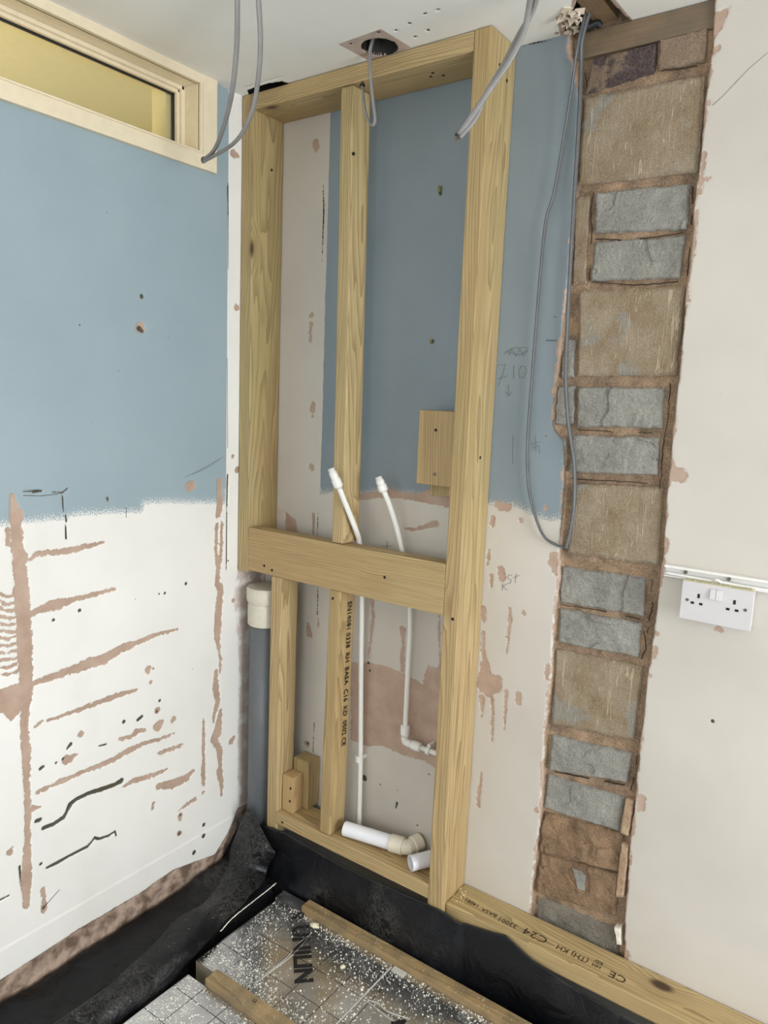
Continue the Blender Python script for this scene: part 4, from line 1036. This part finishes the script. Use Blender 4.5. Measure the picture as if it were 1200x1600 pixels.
ribbon(bm, spline([pZ(486,1459,.001), pZ(462,1478,.001), pZ(452,1492,.001), pZ(428,1512,.001), pZ(398,1535,.001)], 6), (0, 0, 1), .0004)
ribbon(bm, spline([pZ(484,1463,.001), pZ(455,1494,.001), pZ(424,1517,.001), pZ(396,1539,.001)], 6), (0, 0, 1), .0004)
obj('foil_crease', bm, M_TAPE, bA)
bm = bmesh.new()
ribbon(bm, spline([pZ(568,1561,.001), pZ(582,1570,.001), pZ(600,1585,.001), pZ(618,1597,.001)], 6), (0, 0, 1), .0004)
ribbon(bm, spline([pZ(575,1562,.001), pZ(592,1568,.001), pZ(606,1580,.001), pZ(640,1592,.001)], 6), (0, 0, 1), .0004)
obj('foil_crease', bm, M_TAPE, bB)
text_mesh('printed_lettering', 'UNILIN', .068, M_INK, bA, basis((.705, -.71, 0), (.71, .705, 0), (.378, -.252, .0010)), sx=.98, bold=.0022)
text_mesh('printed_lettering', 'UNILIN', .068, M_INK, bB, basis((.705, -.71, 0), (.71, .705, 0), (.838, -.402, .0010)), sx=.98, bold=.0022)
def logo(parent, ox, oy):
    bm = bmesh.new(); a = Vector((.705, -.71, 0)); b = Vector((.71, .705, 0))
    for (s, t0, w) in ((-.030, 0, .009), (-.046, .004, .009)):
        o0 = Vector((ox, oy, .0006))+a*s+b*t0
        prism(bm, [o0, o0+a*w, o0+a*(w*1.2)+b*.028, o0+b*.040+a*.002, o0+b*.036-a*.003], (0, 0, .0008))
    obj('printed_logo', bm, M_INK, parent)
logo(bA, .372, -.246); logo(bB, .829, -.384)

def batten(x0, x1, y0, y1, z0, z1, label):
    o = timber('floor_batten', x0, x1, y0, y1, z0, z1, 0, None, DIRTY, bev=.0015); o['label'] = label; o['category'] = 'timber batten'; o['group'] = 'floor battens'
    return o
ba = batten(.358, 2.4, -.190, -.1535, -.070, .021, 'dusty timber batten along the foot of the hanging black sheet')
bb2 = batten(.350, 2.4, -.5565, -.5135, -.070, .021, 'timber batten with a screw near its left end, between foil boards at the bottom edge')
p = pZ(398, 1564, .021); bm = bmesh.new(); hollow(bm, (p[0], p[1], .0195), (p[0], p[1], .0218), .0055, .0026, 16); obj('screw', bm, M_SCREW, bb2)

# foam and plaster dust: small tetrahedral crumbs scattered on the foil
rng = np.random.RandomState(3); V, F_ = [], []
def crumb(x, y, z, s):
    b = len(V); a = rng.rand()*6.28
    for k in range(3): V.append((x+s*math.cos(a+k*2.09)*(.6+.6*rng.rand()), y+s*math.sin(a+k*2.09)*(.6+.6*rng.rand()), z))
    V.append((x+s*.2*(rng.rand()-.5), y, z+s*(.5+.6*rng.rand())))
    F_.extend([(b, b+1, b+3), (b+1, b+2, b+3), (b+2, b, b+3), (b, b+2, b+1)])
XY = np.stack([rng.uniform(.265, 1.35, 90000), rng.uniform(-.92, -.193, 90000)], 1)
x, y = XY[:, 0], XY[:, 1]
dens = .30+.7*np.exp(-((x-.33)/.09)**2)+.9*np.exp(-((y+.50)/.05)**2)*np.exp(-((x-.50)/.12)**2)+.45*np.exp(-((y+.205)/.02)**2)+.9*np.exp(-((x-.36)/.06)**2-((y+.21)/.04)**2)
dens *= .25+1.1*np.maximum(0, .5+1.5*vnoise(x, y, 11, 88, 2))
tx, ty = (x-.45)*.705-(y+.33)*.71, (x-.45)*.71+(y+.33)*.705
dens[(np.abs(tx) < .13) & (np.abs(ty) < .035)] *= .35
ok = (rng.rand(len(x))*1.6 < dens) & ~((y > -.56) & (y < -.51)) & ~((y < -.56) & (x < .29)) & ~((y > -.51) & (x > 1.35))
for x_, y_ in XY[ok][:12000]:
    crumb(x_, y_, .0006, .0009+.0026*rng.rand()**3+(.002 if rng.rand() < .012 else 0))
for _ in range(420): crumb(rng.uniform(.40, 1.5), rng.uniform(-.189, -.155), .0212, .0005+.0012*rng.rand()**2)
for _ in range(150): crumb(rng.uniform(.37, .9), rng.uniform(-.554, -.516), .0212, .0005+.001*rng.rand()**2)
me = bpy.data.meshes.new('foam_dust'); me.from_pydata(V, [], F_); me.update()
du = link_mesh('foam_dust', me, M_DUST); du['label'] = 'white crumbs of foam and plaster dust scattered over the foil boards'; du['category'] = 'dust'; du['kind'] = 'stuff'
V, F_ = [], []
path_ = spline([pX(345, 1456, .262), pX(365, 1434, .262), pX(395, 1410, .260), pX(418, 1392, .256), pX(431, 1381, .250)], 60)
for p_ in path_:
    for _ in range(3): crumb(p_[0]+rng.normal(0, .0007), p_[1]+rng.normal(0, .0007), p_[2]+.002, .0006+.0014*rng.rand())
for p_ in Pm.reshape(-1, 3)[rng.randint(0, Pm.shape[0]*Pm.shape[1], 60)]: crumb(p_[0], p_[1], p_[2]+.0006, .0006+.001*rng.rand())
me = bpy.data.meshes.new('foam_dust'); me.from_pydata(V, [], F_); me.update()
du = link_mesh('foam_dust', me, M_DUST); du['label'] = 'thin line of white foam crumbs and specks on the loose black sheet'; du['category'] = 'dust'; du['kind'] = 'stuff'
# a few bigger scraps
def scrap(u, v, w, label, sc=.02):
    c = Vector(pZ(u, v, .001)); bm = bmesh.new(); n = 9
    pts = [c+Vector((math.cos(k/n*6.28)*sc*rnd.uniform(.6, 1.1)*w, math.sin(k/n*6.28)*sc*rnd.uniform(.5, 1), 0)) for k in range(n)]
    top_ = bm.verts.new(c+Vector((0, 0, sc*.5))); vs_ = [bm.verts.new(p_) for p_ in pts]
    for k in range(n): bm.faces.new((vs_[k], vs_[(k+1) % n], top_))
    bm.faces.new(vs_[::-1]); obj('foam_scrap', bm, plain('cream_foam', lin(228, 220, 190), .9), None, label, 'foam scrap')
scrap(492, 1446, 1.0, 'cream torn foam scrap beside the left end of the back batten', .017)
scrap(536, 1510, .7, 'small pale foam scrap lying in the middle of the lettered board', .011)
